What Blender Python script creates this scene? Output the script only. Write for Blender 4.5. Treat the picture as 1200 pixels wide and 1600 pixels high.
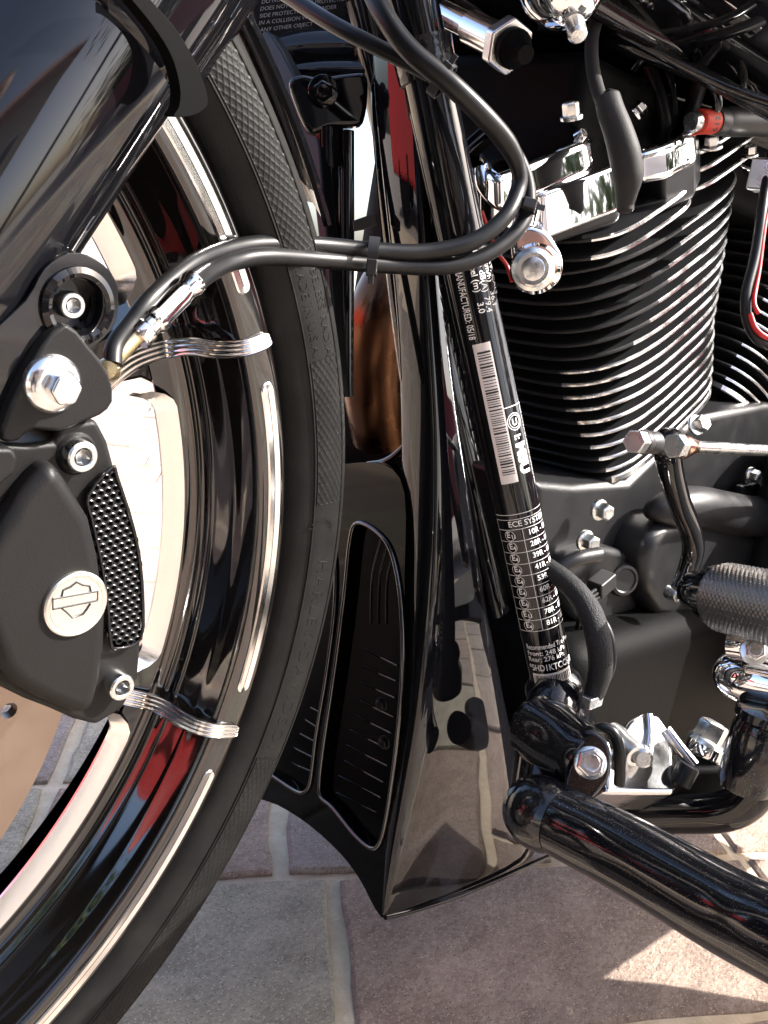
import bpy, bmesh, math, random
import numpy as np
from mathutils import Vector, Matrix
from mathutils.geometry import tessellate_polygon

random.seed(7); rng = np.random.default_rng(7)
for o in list(bpy.data.objects): bpy.data.objects.remove(o)
SC = bpy.context.scene
COL = SC.collection
R_ = math.radians

# ------------------------------------------------------------------ camera
F = 1500.0                                   # focal length in pixels of the 1200x1600 photograph
CAM = np.array([-0.02041637, -0.35298103, 0.46007688])
MR = np.array([[0.69473489, -0.69925283, 0.16849008],
               [0.05898575, 0.28885255, 0.95555475],
               [-0.71684316, -0.65391871, 0.2419219]])
cd = bpy.data.cameras.new('camera'); cam = bpy.data.objects.new('camera', cd); COL.objects.link(cam)
cd.sensor_fit = 'VERTICAL'; cd.sensor_height = 24; cd.sensor_width = 18; cd.lens = 24 * F / 1600
cd.clip_start = 0.01; cd.clip_end = 400
m4 = Matrix.Identity(4)
for i in range(3):
    for j in range(3): m4[i][j] = MR[j][i]
    m4[i][3] = CAM[i]
cam.matrix_world = m4
SC.camera = cam

# ------------------------------------------------------------------ light
SUN = Vector((0.70, -0.62, 0.85)).normalized()          # towards the sun
sun_el = math.asin(SUN.z); sun_az = math.atan2(SUN.x, SUN.y)
W = bpy.data.worlds.new('World'); SC.world = W; W.use_nodes = True
nt = W.node_tree; bg = nt.nodes['Background']
sky = nt.nodes.new('ShaderNodeTexSky'); sky.sky_type = 'NISHITA'; sky.sun_disc = False
sky.sun_elevation = sun_el; sky.sun_rotation = sun_az; sky.dust_density = 4.0; sky.air_density = .8; sky.ozone_density = .6
nt.links.new(sky.outputs[0], bg.inputs[0]); bg.inputs[1].default_value = 0.15
ld = bpy.data.lights.new('sun', 'SUN'); ld.energy = 4.0; ld.angle = R_(0.5); ld.color = (1, .965, .91)
sun = bpy.data.objects.new('sun', ld); COL.objects.link(sun)
sun.rotation_euler = (-SUN).to_track_quat('-Z', 'Y').to_euler(); sun.location = (3, -2, 6)
SC.view_settings.view_transform = 'Standard'; SC.view_settings.look = 'None'
SC.view_settings.gamma = 1; SC.view_settings.exposure = 2.05
SC.view_settings.use_curve_mapping = False
SC.cycles.max_bounces = 10; SC.cycles.glossy_bounces = 6; SC.cycles.use_denoising = True

# ------------------------------------------------------------------ geometry of the view: pixel -> place on a plane of the motorcycle
def ray(px, py): return MR.T @ np.array([(px - 600) / F, -(py - 800) / F, -1.0])
def D(px, py, d): return Vector(CAM + ray(px, py) * d)
def Y(px, py, y):
    r = ray(px, py); return Vector(CAM + r * ((y - CAM[1]) / r[1]))
def on(px, py, P0, N):
    r = Vector(ray(px, py)); c = Vector(CAM); return c + r * ((P0 - c).dot(N) / r.dot(N))
def mm(px, d): return px * d / F             # size in metres of px pixels at depth d

# ------------------------------------------------------------------ materials
MATS = {}
def mat(name, col, rough=.5, metal=0, coat=0, spec=None, bump=None, vary=None, dust=0, rvar=0, ior=1.5):
    """bump=(scale, strength, detail) ; vary=(colour2, scale) ; dust = amount of pale specks lying on it"""
    if name in MATS: return MATS[name]
    m = bpy.data.materials.new(name); m.use_nodes = True; t = m.node_tree; b = t.nodes['Principled BSDF']
    N, L = t.nodes.new, t.links.new
    b.inputs['Base Color'].default_value = (*col, 1); b.inputs['Roughness'].default_value = rough
    b.inputs['Metallic'].default_value = metal; b.inputs['Coat Weight'].default_value = coat; b.inputs['Coat Roughness'].default_value = .03
    b.inputs['IOR'].default_value = ior
    if spec is not None: b.inputs['Specular IOR Level'].default_value = spec
    geo = N('ShaderNodeNewGeometry'); pos = geo.outputs['Position']
    csock = None
    if vary:
        n = N('ShaderNodeTexNoise'); n.inputs['Scale'].default_value = vary[1]; n.inputs['Detail'].default_value = 6; n.inputs['Roughness'].default_value = .65
        L(pos, n.inputs['Vector'])
        mr = N('ShaderNodeMapRange'); mr.inputs['From Min'].default_value = .35; mr.inputs['From Max'].default_value = .65; L(n.outputs[0], mr.inputs['Value'])
        mx = N('ShaderNodeMix'); mx.data_type = 'RGBA'; mx.inputs['A'].default_value = (*col, 1); mx.inputs['B'].default_value = (*vary[0], 1)
        L(mr.outputs[0], mx.inputs['Factor']); csock = mx.outputs['Result']
    if dust:
        v = N('ShaderNodeTexVoronoi'); v.inputs['Scale'].default_value = 1700; L(pos, v.inputs['Vector'])
        n2 = N('ShaderNodeTexNoise'); n2.inputs['Scale'].default_value = 9; L(pos, n2.inputs['Vector'])
        a = N('ShaderNodeMath'); a.operation = 'LESS_THAN'; L(v.outputs['Distance'], a.inputs[0]); a.inputs[1].default_value = .16
        sp = N('ShaderNodeSeparateColor'); L(v.outputs['Color'], sp.inputs[0])
        c1 = N('ShaderNodeMath'); c1.operation = 'GREATER_THAN'; L(sp.outputs[0], c1.inputs[0]); c1.inputs[1].default_value = 1 - dust
        ml = N('ShaderNodeMath'); ml.operation = 'MULTIPLY'; L(a.outputs[0], ml.inputs[0]); L(c1.outputs[0], ml.inputs[1])
        mx = N('ShaderNodeMix'); mx.data_type = 'RGBA'; mx.inputs['A'].default_value = (*col, 1); mx.inputs['B'].default_value = (.35, .33, .3, 1)
        if csock: L(csock, mx.inputs['A'])
        L(ml.outputs[0], mx.inputs['Factor']); csock = mx.outputs['Result']
        rr = N('ShaderNodeMapRange'); L(n2.outputs[0], rr.inputs['Value']); rr.inputs['To Min'].default_value = rough * .6; rr.inputs['To Max'].default_value = rough * 1.8
        L(rr.outputs[0], b.inputs['Roughness'])
    if rvar:
        n3 = N('ShaderNodeTexNoise'); n3.inputs['Scale'].default_value = 60; n3.inputs['Detail'].default_value = 5; L(pos, n3.inputs['Vector'])
        rr = N('ShaderNodeMapRange'); L(n3.outputs[0], rr.inputs['Value']); rr.inputs['From Min'].default_value = .3; rr.inputs['From Max'].default_value = .7
        rr.inputs['To Min'].default_value = max(.02, rough - rvar); rr.inputs['To Max'].default_value = rough + rvar
        L(rr.outputs[0], b.inputs['Roughness'])
    if csock: L(csock, b.inputs['Base Color'])
    if bump:
        n = N('ShaderNodeTexNoise'); n.inputs['Scale'].default_value = bump[0]; n.inputs['Detail'].default_value = bump[2]; L(pos, n.inputs['Vector'])
        bp = N('ShaderNodeBump'); bp.inputs['Strength'].default_value = bump[1]; bp.inputs['Distance'].default_value = .0006
        L(n.outputs[0], bp.inputs['Height']); L(bp.outputs[0], b.inputs['Normal'])
    MATS[name] = m; return m

GLOSS = mat('gloss_black_paint', (.004, .004, .005), .03, ior=1.47)
GLOSSK = mat('gloss_black_fork', (.004, .004, .005), .05, ior=1.48, bump=(38, .05, 2))
GLOSSF = mat('gloss_black_front', (.001, .001, .001), .06, ior=1.33, spec=.16)
BRK = mat('bracket_black', (.002, .002, .002), .55, spec=.05)
GLOSSR = mat('gloss_black_rim', (.005, .0045, .004), .045, ior=1.8)
GLOSSD = mat('dusty_gloss_black_paint', (.005, .005, .006), .07, dust=.30, ior=1.5, bump=(30, .012, 2))
WELD = mat('lumpy_weld_black', (.004, .004, .005), .14, bump=(200, .6, 2), ior=1.5)
SATIN = mat('satin_black', (.006, .006, .006), .35, spec=.22)
POWDER = mat('black_powder_coat', (.013, .013, .014), .36, spec=.35, bump=(2600, .25, 2), rvar=.08)
MATTE = mat('matte_black', (.0028, .0028, .0028), .6, spec=.06, bump=(900, .3, 3))
CALI = mat('charcoal_anodised', (.009, .0085, .0085), .44, spec=.18, bump=(2200, .15, 3), rvar=.05)
PLAST = mat('black_plastic', (.012, .012, .013), .45)
RUBBER = mat('hose_rubber', (.006, .006, .0065), .36, spec=.3, rvar=.06)
BOOT = mat('soft_boot_rubber', (.017, .016, .016), .6, spec=.2, bump=(1200, .2, 2))
BRAID = mat('braided_sleeve', (.012, .012, .013), .5, spec=.25, bump=(1800, 1.0, 1))
TYRE = mat('tyre_rubber', (.006, .006, .006), .5, spec=.14, bump=(900, .15, 4), vary=((.011, .0105, .010), 55), rvar=.07)
CHROME = mat('chrome', (.82, .82, .83), .035, 1)
POLISH = mat('machined_aluminium', (.86, .85, .83), .16, 1, rvar=.05)
FINEDGE = mat('fin_cut_edge', (.88, .88, .88), .24, 1, rvar=.1)
ZINC = mat('zinc_plate', (.72, .73, .72), .28, 1, rvar=.1, bump=(500, .15, 3))
STEEL = mat('rotor_steel', (.30, .235, .19), .36, 1, rvar=.08)
BRASS = mat('yellow_zinc', (.72, .60, .36), .26, 1, rvar=.08)
BLUED = mat('heat_blued_pipe', (.13, .060, .032), .3, 1, rvar=.08)
REDP = mat('red_rubber_sleeve', (.45, .03, .012), .55)
REDW = mat('red_wire', (.5, .02, .02), .4)
WHITEINK = mat('white_print', (.72, .70, .68), .5)
GREYINK = mat('grey_print', (.30, .30, .30), .5)
LABEL = mat('label_paper', (.66, .60, .57), .45)
INK = mat('black_print', (.012, .012, .012), .5)
MEDAL = mat('brushed_medallion', (.80, .78, .73), .3, 1, rvar=.06)
DARKIN = mat('radiator_black', (.001, .001, .001), .5, spec=.05)

# ------------------------------------------------------------------ object builders
WO = {}                                          # world origin of every object (nothing here is rotated)
def link(o, parent, origin):
    COL.objects.link(o); WO[o.name] = Vector(origin)
    while parent and parent.parent and parent.parent.parent: parent = parent.parent      # thing > part > sub-part, no further
    if parent: o.parent = parent; o.location = Vector(origin) - WO[parent.name]
    else: o.location = origin
    return o
def empty(name, loc, parent=None):
    o = bpy.data.objects.new(name, None); o.empty_display_size = .02; return link(o, parent, loc)
def mk(name, verts, faces, mats, parent=None, smooth=35, bevel=0, seg=2, fm=None, subsurf=0, solid=0, origin=None):
    v = np.array([tuple(p) for p in verts], dtype=float)
    c = Vector(v.mean(0)) if origin is None else Vector(origin)
    me = bpy.data.meshes.new(name); me.from_pydata((v - np.array(c)).tolist(), [], [list(f) for f in faces])
    if not isinstance(mats, (list, tuple)): mats = [mats]
    for m in mats: me.materials.append(m)
    if fm is not None: me.polygons.foreach_set('material_index', fm)
    bm = bmesh.new(); bm.from_mesh(me); bmesh.ops.recalc_face_normals(bm, faces=bm.faces); bm.to_mesh(me); bm.free()
    if smooth:
        me.polygons.foreach_set('use_smooth', [True] * len(me.polygons))
        if smooth < 180: me.set_sharp_from_angle(angle=R_(smooth))
    o = link(bpy.data.objects.new(name, me), parent, c)
    if solid: s = o.modifiers.new('solid', 'SOLIDIFY'); s.thickness = solid; s.offset = 0
    if subsurf: s = o.modifiers.new('sub', 'SUBSURF'); s.levels = subsurf; s.render_levels = subsurf
    if bevel:
        b = o.modifiers.new('bevel', 'BEVEL'); b.width = bevel; b.segments = seg; b.limit_method = 'ANGLE'; b.angle_limit = R_(38); b.harden_normals = True
        me.polygons.foreach_set('use_smooth', [True] * len(me.polygons))
    return o
def smooth_path(pts, k=8, closed=False):
    P = [Vector(p) for p in pts]; n = len(P); out = []
    rngi = range(n) if closed else range(n - 1)
    for i in rngi:
        if closed: p0, p1, p2, p3 = P[i - 1], P[i], P[(i + 1) % n], P[(i + 2) % n]
        else: p0, p1, p2, p3 = P[max(i - 1, 0)], P[i], P[i + 1], P[min(i + 2, n - 1)]
        for j in range(k):
            t = j / k; t2 = t * t; t3 = t2 * t
            out.append(.5 * ((2 * p1) + (p2 - p0) * t + (2 * p0 - 5 * p1 + 4 * p2 - p3) * t2 + (3 * p1 - p0 - 3 * p2 + p3) * t3))
    if not closed: out.append(P[-1])
    return out
def lerp_list(vals, n):
    return np.interp(np.linspace(0, len(vals) - 1, n), range(len(vals)), vals)
def frames(P, closed=False):
    T = []
    for i in range(len(P)):
        a = P[i - 1] if (i or closed) else P[i]; b = P[(i + 1) % len(P)] if (i < len(P) - 1 or closed) else P[i]
        T.append((b - a).normalized())
    n = T[0].orthogonal().normalized(); out = []
    for t in T:
        n = (n - t * n.dot(t)).normalized(); out.append((t, n, t.cross(n)))
    return out
def tube_geo(pts, r, seg=16, k=8, cap=True, closed=False, profile=None):
    P = smooth_path(pts, k, closed) if k > 1 else [Vector(p) for p in pts]
    rs = lerp_list(r, len(P)) if isinstance(r, (list, tuple)) else [r] * len(P)
    V, Fc = [], []
    for p, (t, n, b), rr in zip(P, frames(P, closed), rs):
        for j in range(seg):
            a = 2 * math.pi * j / seg; V.append(p + (n * math.cos(a) + b * math.sin(a)) * rr)
    m = len(P)
    for i in range(m if closed else m - 1):
        for j in range(seg):
            i2 = (i + 1) % m; Fc.append((i * seg + j, i * seg + (j + 1) % seg, i2 * seg + (j + 1) % seg, i2 * seg + j))
    if cap and not closed:
        Fc.append(list(range(seg))[::-1]); Fc.append([(m - 1) * seg + j for j in range(seg)])
    return V, Fc
def tube(name, pts, r, m, parent, seg=16, k=8, bevel=0, **kw):
    V, Fc = tube_geo(pts, r, seg, k, **kw); return mk(name, V, Fc, m, parent, smooth=50, bevel=bevel)
def basis(ax, up=None):
    ax = Vector(ax).normalized(); n = (Vector(up) - ax * Vector(up).dot(ax)).normalized() if up is not None else ax.orthogonal().normalized()
    return ax, n, ax.cross(n)
def lathe(name, o0, ax, prof, m, parent, seg=40, a0=0, a1=360, up=None, smooth=35, fm=None, bevel=0):
    """prof: list of (radius, height along ax)"""
    ax, n, b = basis(ax, up); o0 = Vector(o0); full = abs(a1 - a0) >= 359.9; cnt = seg if full else seg + 1; V, Fc, FM = [], [], []
    for i in range(cnt):
        a = R_(a0 + (a1 - a0) * i / seg)
        for r, h in prof: V.append(o0 + ax * h + (n * math.cos(a) + b * math.sin(a)) * max(r, 1e-5))
    k = len(prof)
    for i in range(seg):
        i2 = (i + 1) % cnt
        for j in range(k - 1):
            Fc.append((i * k + j, i2 * k + j, i2 * k + j + 1, i * k + j + 1)); FM.append(fm[j] if fm else 0)
    return mk(name, V, Fc, m, parent, smooth=smooth, fm=FM if fm else None, bevel=bevel)
def prism(name, pts, direction, m, parent, holes=(), bevel=0, seg=2, smooth=30, fm=None, taper=1):
    """closed planar outline (3-D points) pushed through `direction`"""
    loops = [[Vector(p) for p in pts]] + [[Vector(p) for p in h] for h in holes]
    tri = tessellate_polygon(loops); flat = [p for l in loops for p in l]; n = len(flat); d = Vector(direction)
    cc_ = sum(flat, Vector()) / n; V = flat + [cc_ + (p - cc_) * taper + d for p in flat]; Fc = []
    if len(loops) == 1: Fc += [list(range(n)), [i + n for i in range(n)][::-1]]
    else:
        Fc += [tuple(t) for t in tri] + [tuple(i + n for i in t[::-1]) for t in tri]
    nf = len(Fc); s = 0
    for l in loops:
        k = len(l)
        for i in range(k): a, b = s + i, s + (i + 1) % k; Fc.append((a, b, b + n, a + n))
        s += k
    FM = None
    if isinstance(m, (list, tuple)): FM = [0] * nf + [1] * (len(Fc) - nf)
    return mk(name, V, Fc, m, parent, smooth=smooth, bevel=bevel, seg=seg, fm=FM)
def plate(name, px, y, thick, m, parent, holes=(), bevel=.0008, k=1, seg=2, plane=None, direction=None):
    """outline in pixels on the plane y=const (or plane=(point, normal)), thick metres away from the viewer"""
    if plane is None: f = lambda p: Y(p[0], p[1], y); n = Vector((0, 1, 0))
    else: f = lambda p: on(p[0], p[1], plane[0], plane[1]); n = Vector(plane[1]).normalized(); n = n if n.dot(Vector(ray(600, 800))) > 0 else -n
    L = [f(p) for p in px]
    if k > 1: L = smooth_path(L, k, True)
    H = [[f(p) for p in h] for h in holes]
    if k > 1: H = [smooth_path(h, k, True) for h in H]
    return prism(name, L, (direction or n) * thick, m, parent, H, bevel, seg)
def box(name, c, size, m, parent, ax=((1, 0, 0), (0, 1, 0), (0, 0, 1)), bevel=.001, seg=2, taper=1):
    c = Vector(c); A = [Vector(a).normalized() for a in ax]; V = []
    for z in (-1, 1):
        t = taper if z > 0 else 1
        for x, y in ((-1, -1), (1, -1), (1, 1), (-1, 1)): V.append(c + A[0] * x * size[0] / 2 * t + A[1] * y * size[1] / 2 * t + A[2] * z * size[2] / 2)
    return mk(name, V, [(3, 2, 1, 0), (4, 5, 6, 7), (0, 1, 5, 4), (1, 2, 6, 5), (2, 3, 7, 6), (3, 0, 4, 7)], m, parent, bevel=bevel, seg=seg)
def grid(name, rows, m, parent, sub=2, solid=0, smooth=180):
    nr, nc = len(rows), len(rows[0]); V = [p for r in rows for p in r]
    Fc = [(i * nc + j, i * nc + j + 1, (i + 1) * nc + j + 1, (i + 1) * nc + j) for i in range(nr - 1) for j in range(nc - 1)]
    return mk(name, V, Fc, m, parent, smooth=smooth, subsurf=sub, solid=solid)
def hexloop(c, n, b, r, a0=0, k=6): return [c + (n * math.cos(R_(a0) + 2 * math.pi * i / k) + b * math.sin(R_(a0) + 2 * math.pi * i / k)) * r for i in range(k)]
RECESS = mat('recess_grey', (.22, .22, .22), .4, 1)
def bolt(name, pos, ax, r, h, m, parent, kind='hex', flange=1.35, rot=15):
    """bolt head standing on pos along ax, one mesh; kind hex (with washer flange) / socket (round with hexagon recess)"""
    ax, n, b = basis(ax, (0, 0, 1)); pos = Vector(pos); V, Fc, FM = [], [], []
    def turn(prof, seg, mi=0):
        s = len(V); k = len(prof)
        for i in range(seg):
            a = 2 * math.pi * i / seg
            for q, z in prof: V.append(pos + ax * z + (n * math.cos(a) + b * math.sin(a)) * max(q, 1e-5))
        for i in range(seg):
            for j in range(k - 1): Fc.append((s + i * k + j, s + ((i + 1) % seg) * k + j, s + ((i + 1) % seg) * k + j + 1, s + i * k + j + 1)); FM.append(mi)
    def stack(loops, mi=0, cap=True):
        s = len(V); k = len(loops[0])
        for l in loops: V.extend(l)
        for l in range(len(loops) - 1):
            for i in range(k): Fc.append((s + l * k + i, s + l * k + (i + 1) % k, s + (l + 1) * k + (i + 1) % k, s + (l + 1) * k + i)); FM.append(mi)
        if cap: Fc.append([s + (len(loops) - 1) * k + i for i in range(k)]); FM.append(mi)
    if kind == 'hex':
        turn([(0, 0), (r * flange, 0), (r * flange, h * .14), (r * flange * .96, h * .2), (r * .8, h * .32), (0, h * .32)], 32)
        stack([hexloop(pos + ax * z, n, b, q, rot) for q, z in ((r * .97, h * .15), (r, h * .24), (r, h * .86), (r * .95, h * .95), (r * .84, h))])
        stack([hexloop(pos + ax * z, n, b, q, rot, 20) for q, z in ((r * .60, h * .999), (r * .56, h * 1.03), (r * .40, h * 1.02))])
    else:
        turn([(0, -.002), (r, -.002), (r, h * .84), (r * .96, h * .93), (r * .88, h), (r * .63, h), (r * .57, h * .93), (r * .5, h * .3), (0, h * .3)], 36)
        hx = hexloop(pos + ax * h * .28, n, b, r * .56, rot); s = len(V)
        stack([[p + ax * h * .66 for p in hx], hx], 1)
    return mk(name, V, Fc, [m, RECESS], parent, smooth=32, fm=FM)

# ================================================================== SETTING: paving
def mix_mat(name, c1, c2, c3, scale, rough=.75):
    m = bpy.data.materials.new(name); m.use_nodes = True; t = m.node_tree; b = t.nodes['Principled BSDF']; N, L = t.nodes.new, t.links.new
    geo = N('ShaderNodeNewGeometry'); n1 = N('ShaderNodeTexNoise'); n1.inputs['Scale'].default_value = scale; n1.inputs['Detail'].default_value = 12; n1.inputs['Roughness'].default_value = .7
    n2 = N('ShaderNodeTexNoise'); n2.inputs['Scale'].default_value = scale * 13; n2.inputs['Detail'].default_value = 6; n2.inputs['Roughness'].default_value = .7
    n3 = N('ShaderNodeTexVoronoi'); n3.inputs['Scale'].default_value = 900
    mp = N('ShaderNodeMapping'); mp.inputs['Scale'].default_value = (1, 1.7, 1); mp.inputs['Rotation'].default_value = (0, 0, R_(-27)); L(geo.outputs['Position'], mp.inputs['Vector'])
    for n in (n1, n2, n3): L(mp.outputs[0], n.inputs['Vector'])
    cr = N('ShaderNodeValToRGB'); e = cr.color_ramp.elements; e[0].position = .32; e[0].color = (*c1, 1); e[1].position = .68; e[1].color = (*c3, 1); q = e.new(.5); q.color = (*c2, 1)
    ad = N('ShaderNodeMath'); ad.operation = 'MULTIPLY_ADD'; L(n2.outputs[0], ad.inputs[0]); ad.inputs[1].default_value = .8; 
    sb = N('ShaderNodeMath'); sb.operation = 'SUBTRACT'; L(n1.outputs[0], sb.inputs[0]); sb.inputs[1].default_value = .40; L(sb.outputs[0], ad.inputs[2]); L(ad.outputs[0], cr.inputs[0])
    sp = N('ShaderNodeSeparateColor'); L(n3.outputs['Color'], sp.inputs[0])
    gt = N('ShaderNodeMath'); gt.operation = 'GREATER_THAN'; L(sp.outputs[0], gt.inputs[0]); gt.inputs[1].default_value = .96
    mx = N('ShaderNodeMix'); mx.data_type = 'RGBA'; L(gt.outputs[0], mx.inputs['Factor']); L(cr.outputs[0], mx.inputs['A']); mx.inputs['B'].default_value = (c3[0] * 1.35, c3[1] * 1.35, c3[2] * 1.35, 1)
    # dark flecks
    g2 = N('ShaderNodeMath'); g2.operation = 'LESS_THAN'; L(sp.outputs[1], g2.inputs[0]); g2.inputs[1].default_value = .03
    mx2 = N('ShaderNodeMix'); mx2.data_type = 'RGBA'; L(g2.outputs[0], mx2.inputs['Factor']); L(mx.outputs['Result'], mx2.inputs['A']); mx2.inputs['B'].default_value = (c1[0] * .6, c1[1] * .6, c1[2] * .6, 1)
    # each stone its own cast
    oi = N('ShaderNodeObjectInfo'); hv = N('ShaderNodeHueSaturation'); L(mx2.outputs['Result'], hv.inputs['Color'])
    r1 = N('ShaderNodeMapRange'); L(oi.outputs['Random'], r1.inputs['Value']); r1.inputs['To Min'].default_value = .82; r1.inputs['To Max'].default_value = 1.15; L(r1.outputs[0], hv.inputs['Value'])
    L(hv.outputs[0], b.inputs['Base Color']); b.inputs['Roughness'].default_value = rough
    bp = N('ShaderNodeBump'); bp.inputs['Strength'].default_value = 1.0; bp.inputs['Distance'].default_value = .007; L(ad.outputs[0], bp.inputs['Height']); L(bp.outputs[0], b.inputs['Normal'])
    return m
STONES = [mix_mat('grey_green_porphyry', (.29, .255, .19), (.42, .375, .28), (.55, .495, .385), 14),
          mix_mat('reddish_porphyry', (.27, .19, .145), (.40, .29, .225), (.54, .41, .325), 14),
          mix_mat('brown_porphyry', (.26, .21, .18), (.33, .27, .235), (.41, .35, .31), 14),
          mix_mat('violet_porphyry', (.28, .22, .175), (.39, .31, .25), (.50, .41, .335), 14)]
MORTAR = mat('sandy_mortar', (.50, .40, .28), .9, vary=((.62, .52, .39), 60), bump=(300, 1.6, 6))
GROUNDFAR = mat('far_paving', (.30, .26, .23), .85, vary=((.38, .34, .31), 2.5))
ge, gp = np.array([.8878131, -.4602042]), np.array([.4602042, .8878131])
def gw(e, p, z=0): v = ge * e + gp * p; return Vector((v[0], v[1], z))
gv = [(-80, -80, -.016), (80, -80, -.016), (80, 80, -.016), (-80, 80, -.016)]
ground = mk('ground', gv, [(0, 1, 2, 3)], GROUNDFAR, None, smooth=0, origin=(0, 0, -.016)); ground['kind'] = 'structure'
pav = mk('paved_ground', [gw(-2.6, -2.2, -.005), gw(4.2, -2.2, -.005), gw(4.2, 5.2, -.005), gw(-2.6, 5.2, -.005)], [(0, 1, 2, 3)], MORTAR, None, smooth=0); pav['kind'] = 'structure'
rows_p = [-.27, -.085, .115, .296, .432, .575, .76]
while rows_p[-1] < 5.0: rows_p.append(rows_p[-1] + random.choice((.15, .18, .21)))
while rows_p[0] > -2.0: rows_p.insert(0, rows_p[0] - random.choice((.16, .19, .21)))
spec = {.115: [(-.2, 1), (.06, 0), (.364, 1), (.76, 1), (1.05, 3)], .296: [(-.12, 0), (.157, 1), (.356, 2), (.60, 1), (.785, 1), (1.1, 2)], -.085: [(-.1, 2), (.25, 3), (.60, 1), (.92, 0)], .432: [(-.15, 2), (.188, 0), (.42, 1), (.66, 2), (.9, 0)]}
nst = 0
for i in range(len(rows_p) - 1):
    p0, p1 = rows_p[i], rows_p[i + 1]; near = abs(p0 - .2) < .7
    e0 = -2.5 if near else -1.2
    key = next((k for k in spec if abs(k - p0) < 1e-6), None); cuts = []
    e = e0 + random.random() * .2
    hi = 4 if p0 < 1.2 else 2.6
    first = spec[key][0][0] if key is not None else 99
    while e < min(hi, first - .12): cuts.append((e, random.choice((0, 1, 2, 2, 3)))); e += random.choice((.2, .26, .32, .38))
    if key is not None:
        cuts += spec[key]; e = cuts[-1][0] + .3
        while e < hi: cuts.append((e, random.choice((0, 1, 2, 3)))); e += random.choice((.2, .26, .32, .38))
    for j in range(len(cuts) - 1):
        ea, eb = cuts[j][0], cuts[j + 1][0]; g = .0056 if near else .0055
        L = []
        nx = 9 if near else 3; ny = 6 if near else 2
        w = .0022
        def jit(): return rng.normal(0, w * .55) - (0 if rng.random() > .12 else 0)
        wob = [rng.normal(0, w) for _ in range(8)]
        for q in range(nx): t = q / nx; L.append((ea + g + (eb - ea - 2 * g) * t, p0 + g + jit() + wob[0] * math.sin(3 * t)))
        for q in range(ny): t = q / ny; L.append((eb - g + jit() + wob[1] * math.sin(3 * t), p0 + g + (p1 - p0 - 2 * g) * t))
        for q in range(nx): t = q / nx; L.append((eb - g - (eb - ea - 2 * g) * t, p1 - g + jit() + wob[2] * math.sin(3 * t)))
        for q in range(ny): t = q / ny; L.append((ea + g + jit() + wob[3] * math.sin(3 * t), p1 - g - (p1 - p0 - 2 * g) * t))
        dz = rng.normal(0, .0012); L = [(a + .2 * (b - (p0 + p1) / 2), b) for a, b in L]
        bev = .0028 if near else .002
        cx, cy = np.mean([a for a, _ in L]), np.mean([b for _, b in L])
        top = [gw(cx + (a - cx) * (1 - bev / (eb - ea) * 2), cy + (b - cy) * (1 - bev / (p1 - p0) * 2), dz) for a, b in L]; mid = [gw(a, b, dz - .0022) for a, b in L]; bot = [gw(a, b, -.012) for a, b in L]
        n = len(L); V = top + mid + bot
        Fc = [list(range(n))] + [(q, (q + 1) % n, n + (q + 1) % n, n + q) for q in range(n)] + [(n + q, n + (q + 1) % n, 2 * n + (q + 1) % n, 2 * n + q) for q in range(n)]
        mk('paving_stone', V, Fc, STONES[cuts[j][1]], pav, smooth=0); nst += 1

# ================================================================== MOTORCYCLE
bike = empty('motorcycle', (.45, 0, 0))
bike['label'] = 'glossy black touring motorcycle with finned engine and machined front wheel, standing on stone paving'
bike['category'] = 'motorcycle'
def P_(name, loc): return empty(name, loc, bike)
LEFT = Vector((0, -1, 0))

# ------------------------------------------------------------------ front wheel
WZ = .32; YS = -.048
wheel = P_('front_wheel', (0, 0, WZ))
def wp(r, o, a): a = R_(a); return Vector((r * math.cos(a), YS - o, WZ + r * math.sin(a)))
def wl(name, prof, m, seg=160, a0=0, a1=360, fm=None, parent=None, smooth=35, bevel=0):
    return lathe(name, (0, YS, WZ), (0, -1, 0), prof, m, parent or wheel, seg, a0, a1, up=(1, 0, 0), smooth=smooth, fm=fm, bevel=bevel)
# lathe's second axis is ax x up = (0,-1,0)x(1,0,0) = (0,0,1): angle a matches wp()
def sm(prof, k=4): return [(p.x, p.y) for p in smooth_path([Vector((a, b, 0)) for a, b in prof], k)]
rim = wl('rim', [(.2545, -.010), (.2530, -.0035), (.2520, -.0003)] + sm([(.2508, .0012), (.2485, .0018), (.2405, .0014), (.2378, .0006)], 4) + sm([(.2366, -.0016), (.2353, -.0075), (.2345, -.0120), (.2337, -.0150), (.2322, -.0210), (.2316, -.0232)], 5) + [(.2308, -.0238), (.2304, -.0245), (.2302, -.0265)] + [(.2298, -.0282), (.2290, -.0286), (.2282, -.0300)] + sm([(.2278, -.0308), (.2255, -.0318), (.2226, -.0322)], 3) + [(.2220, -.0326), (.2158, -.0362), (.2160, -.0376), (.2300, -.0398), (.2350, -.050), (.2440, -.056), (.2545, -.0600)], GLOSSR, 220)
SP = [25.3, -16.9] + [-16.9 - 45.4 * i for i in range(1, 7)]
gap = []
S2 = sorted([s % 360 for s in SP])
for i, s in enumerate(S2):
    e = S2[(i + 1) % len(S2)] + (360 if i == len(S2) - 1 else 0); gap.append((s, e))
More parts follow.
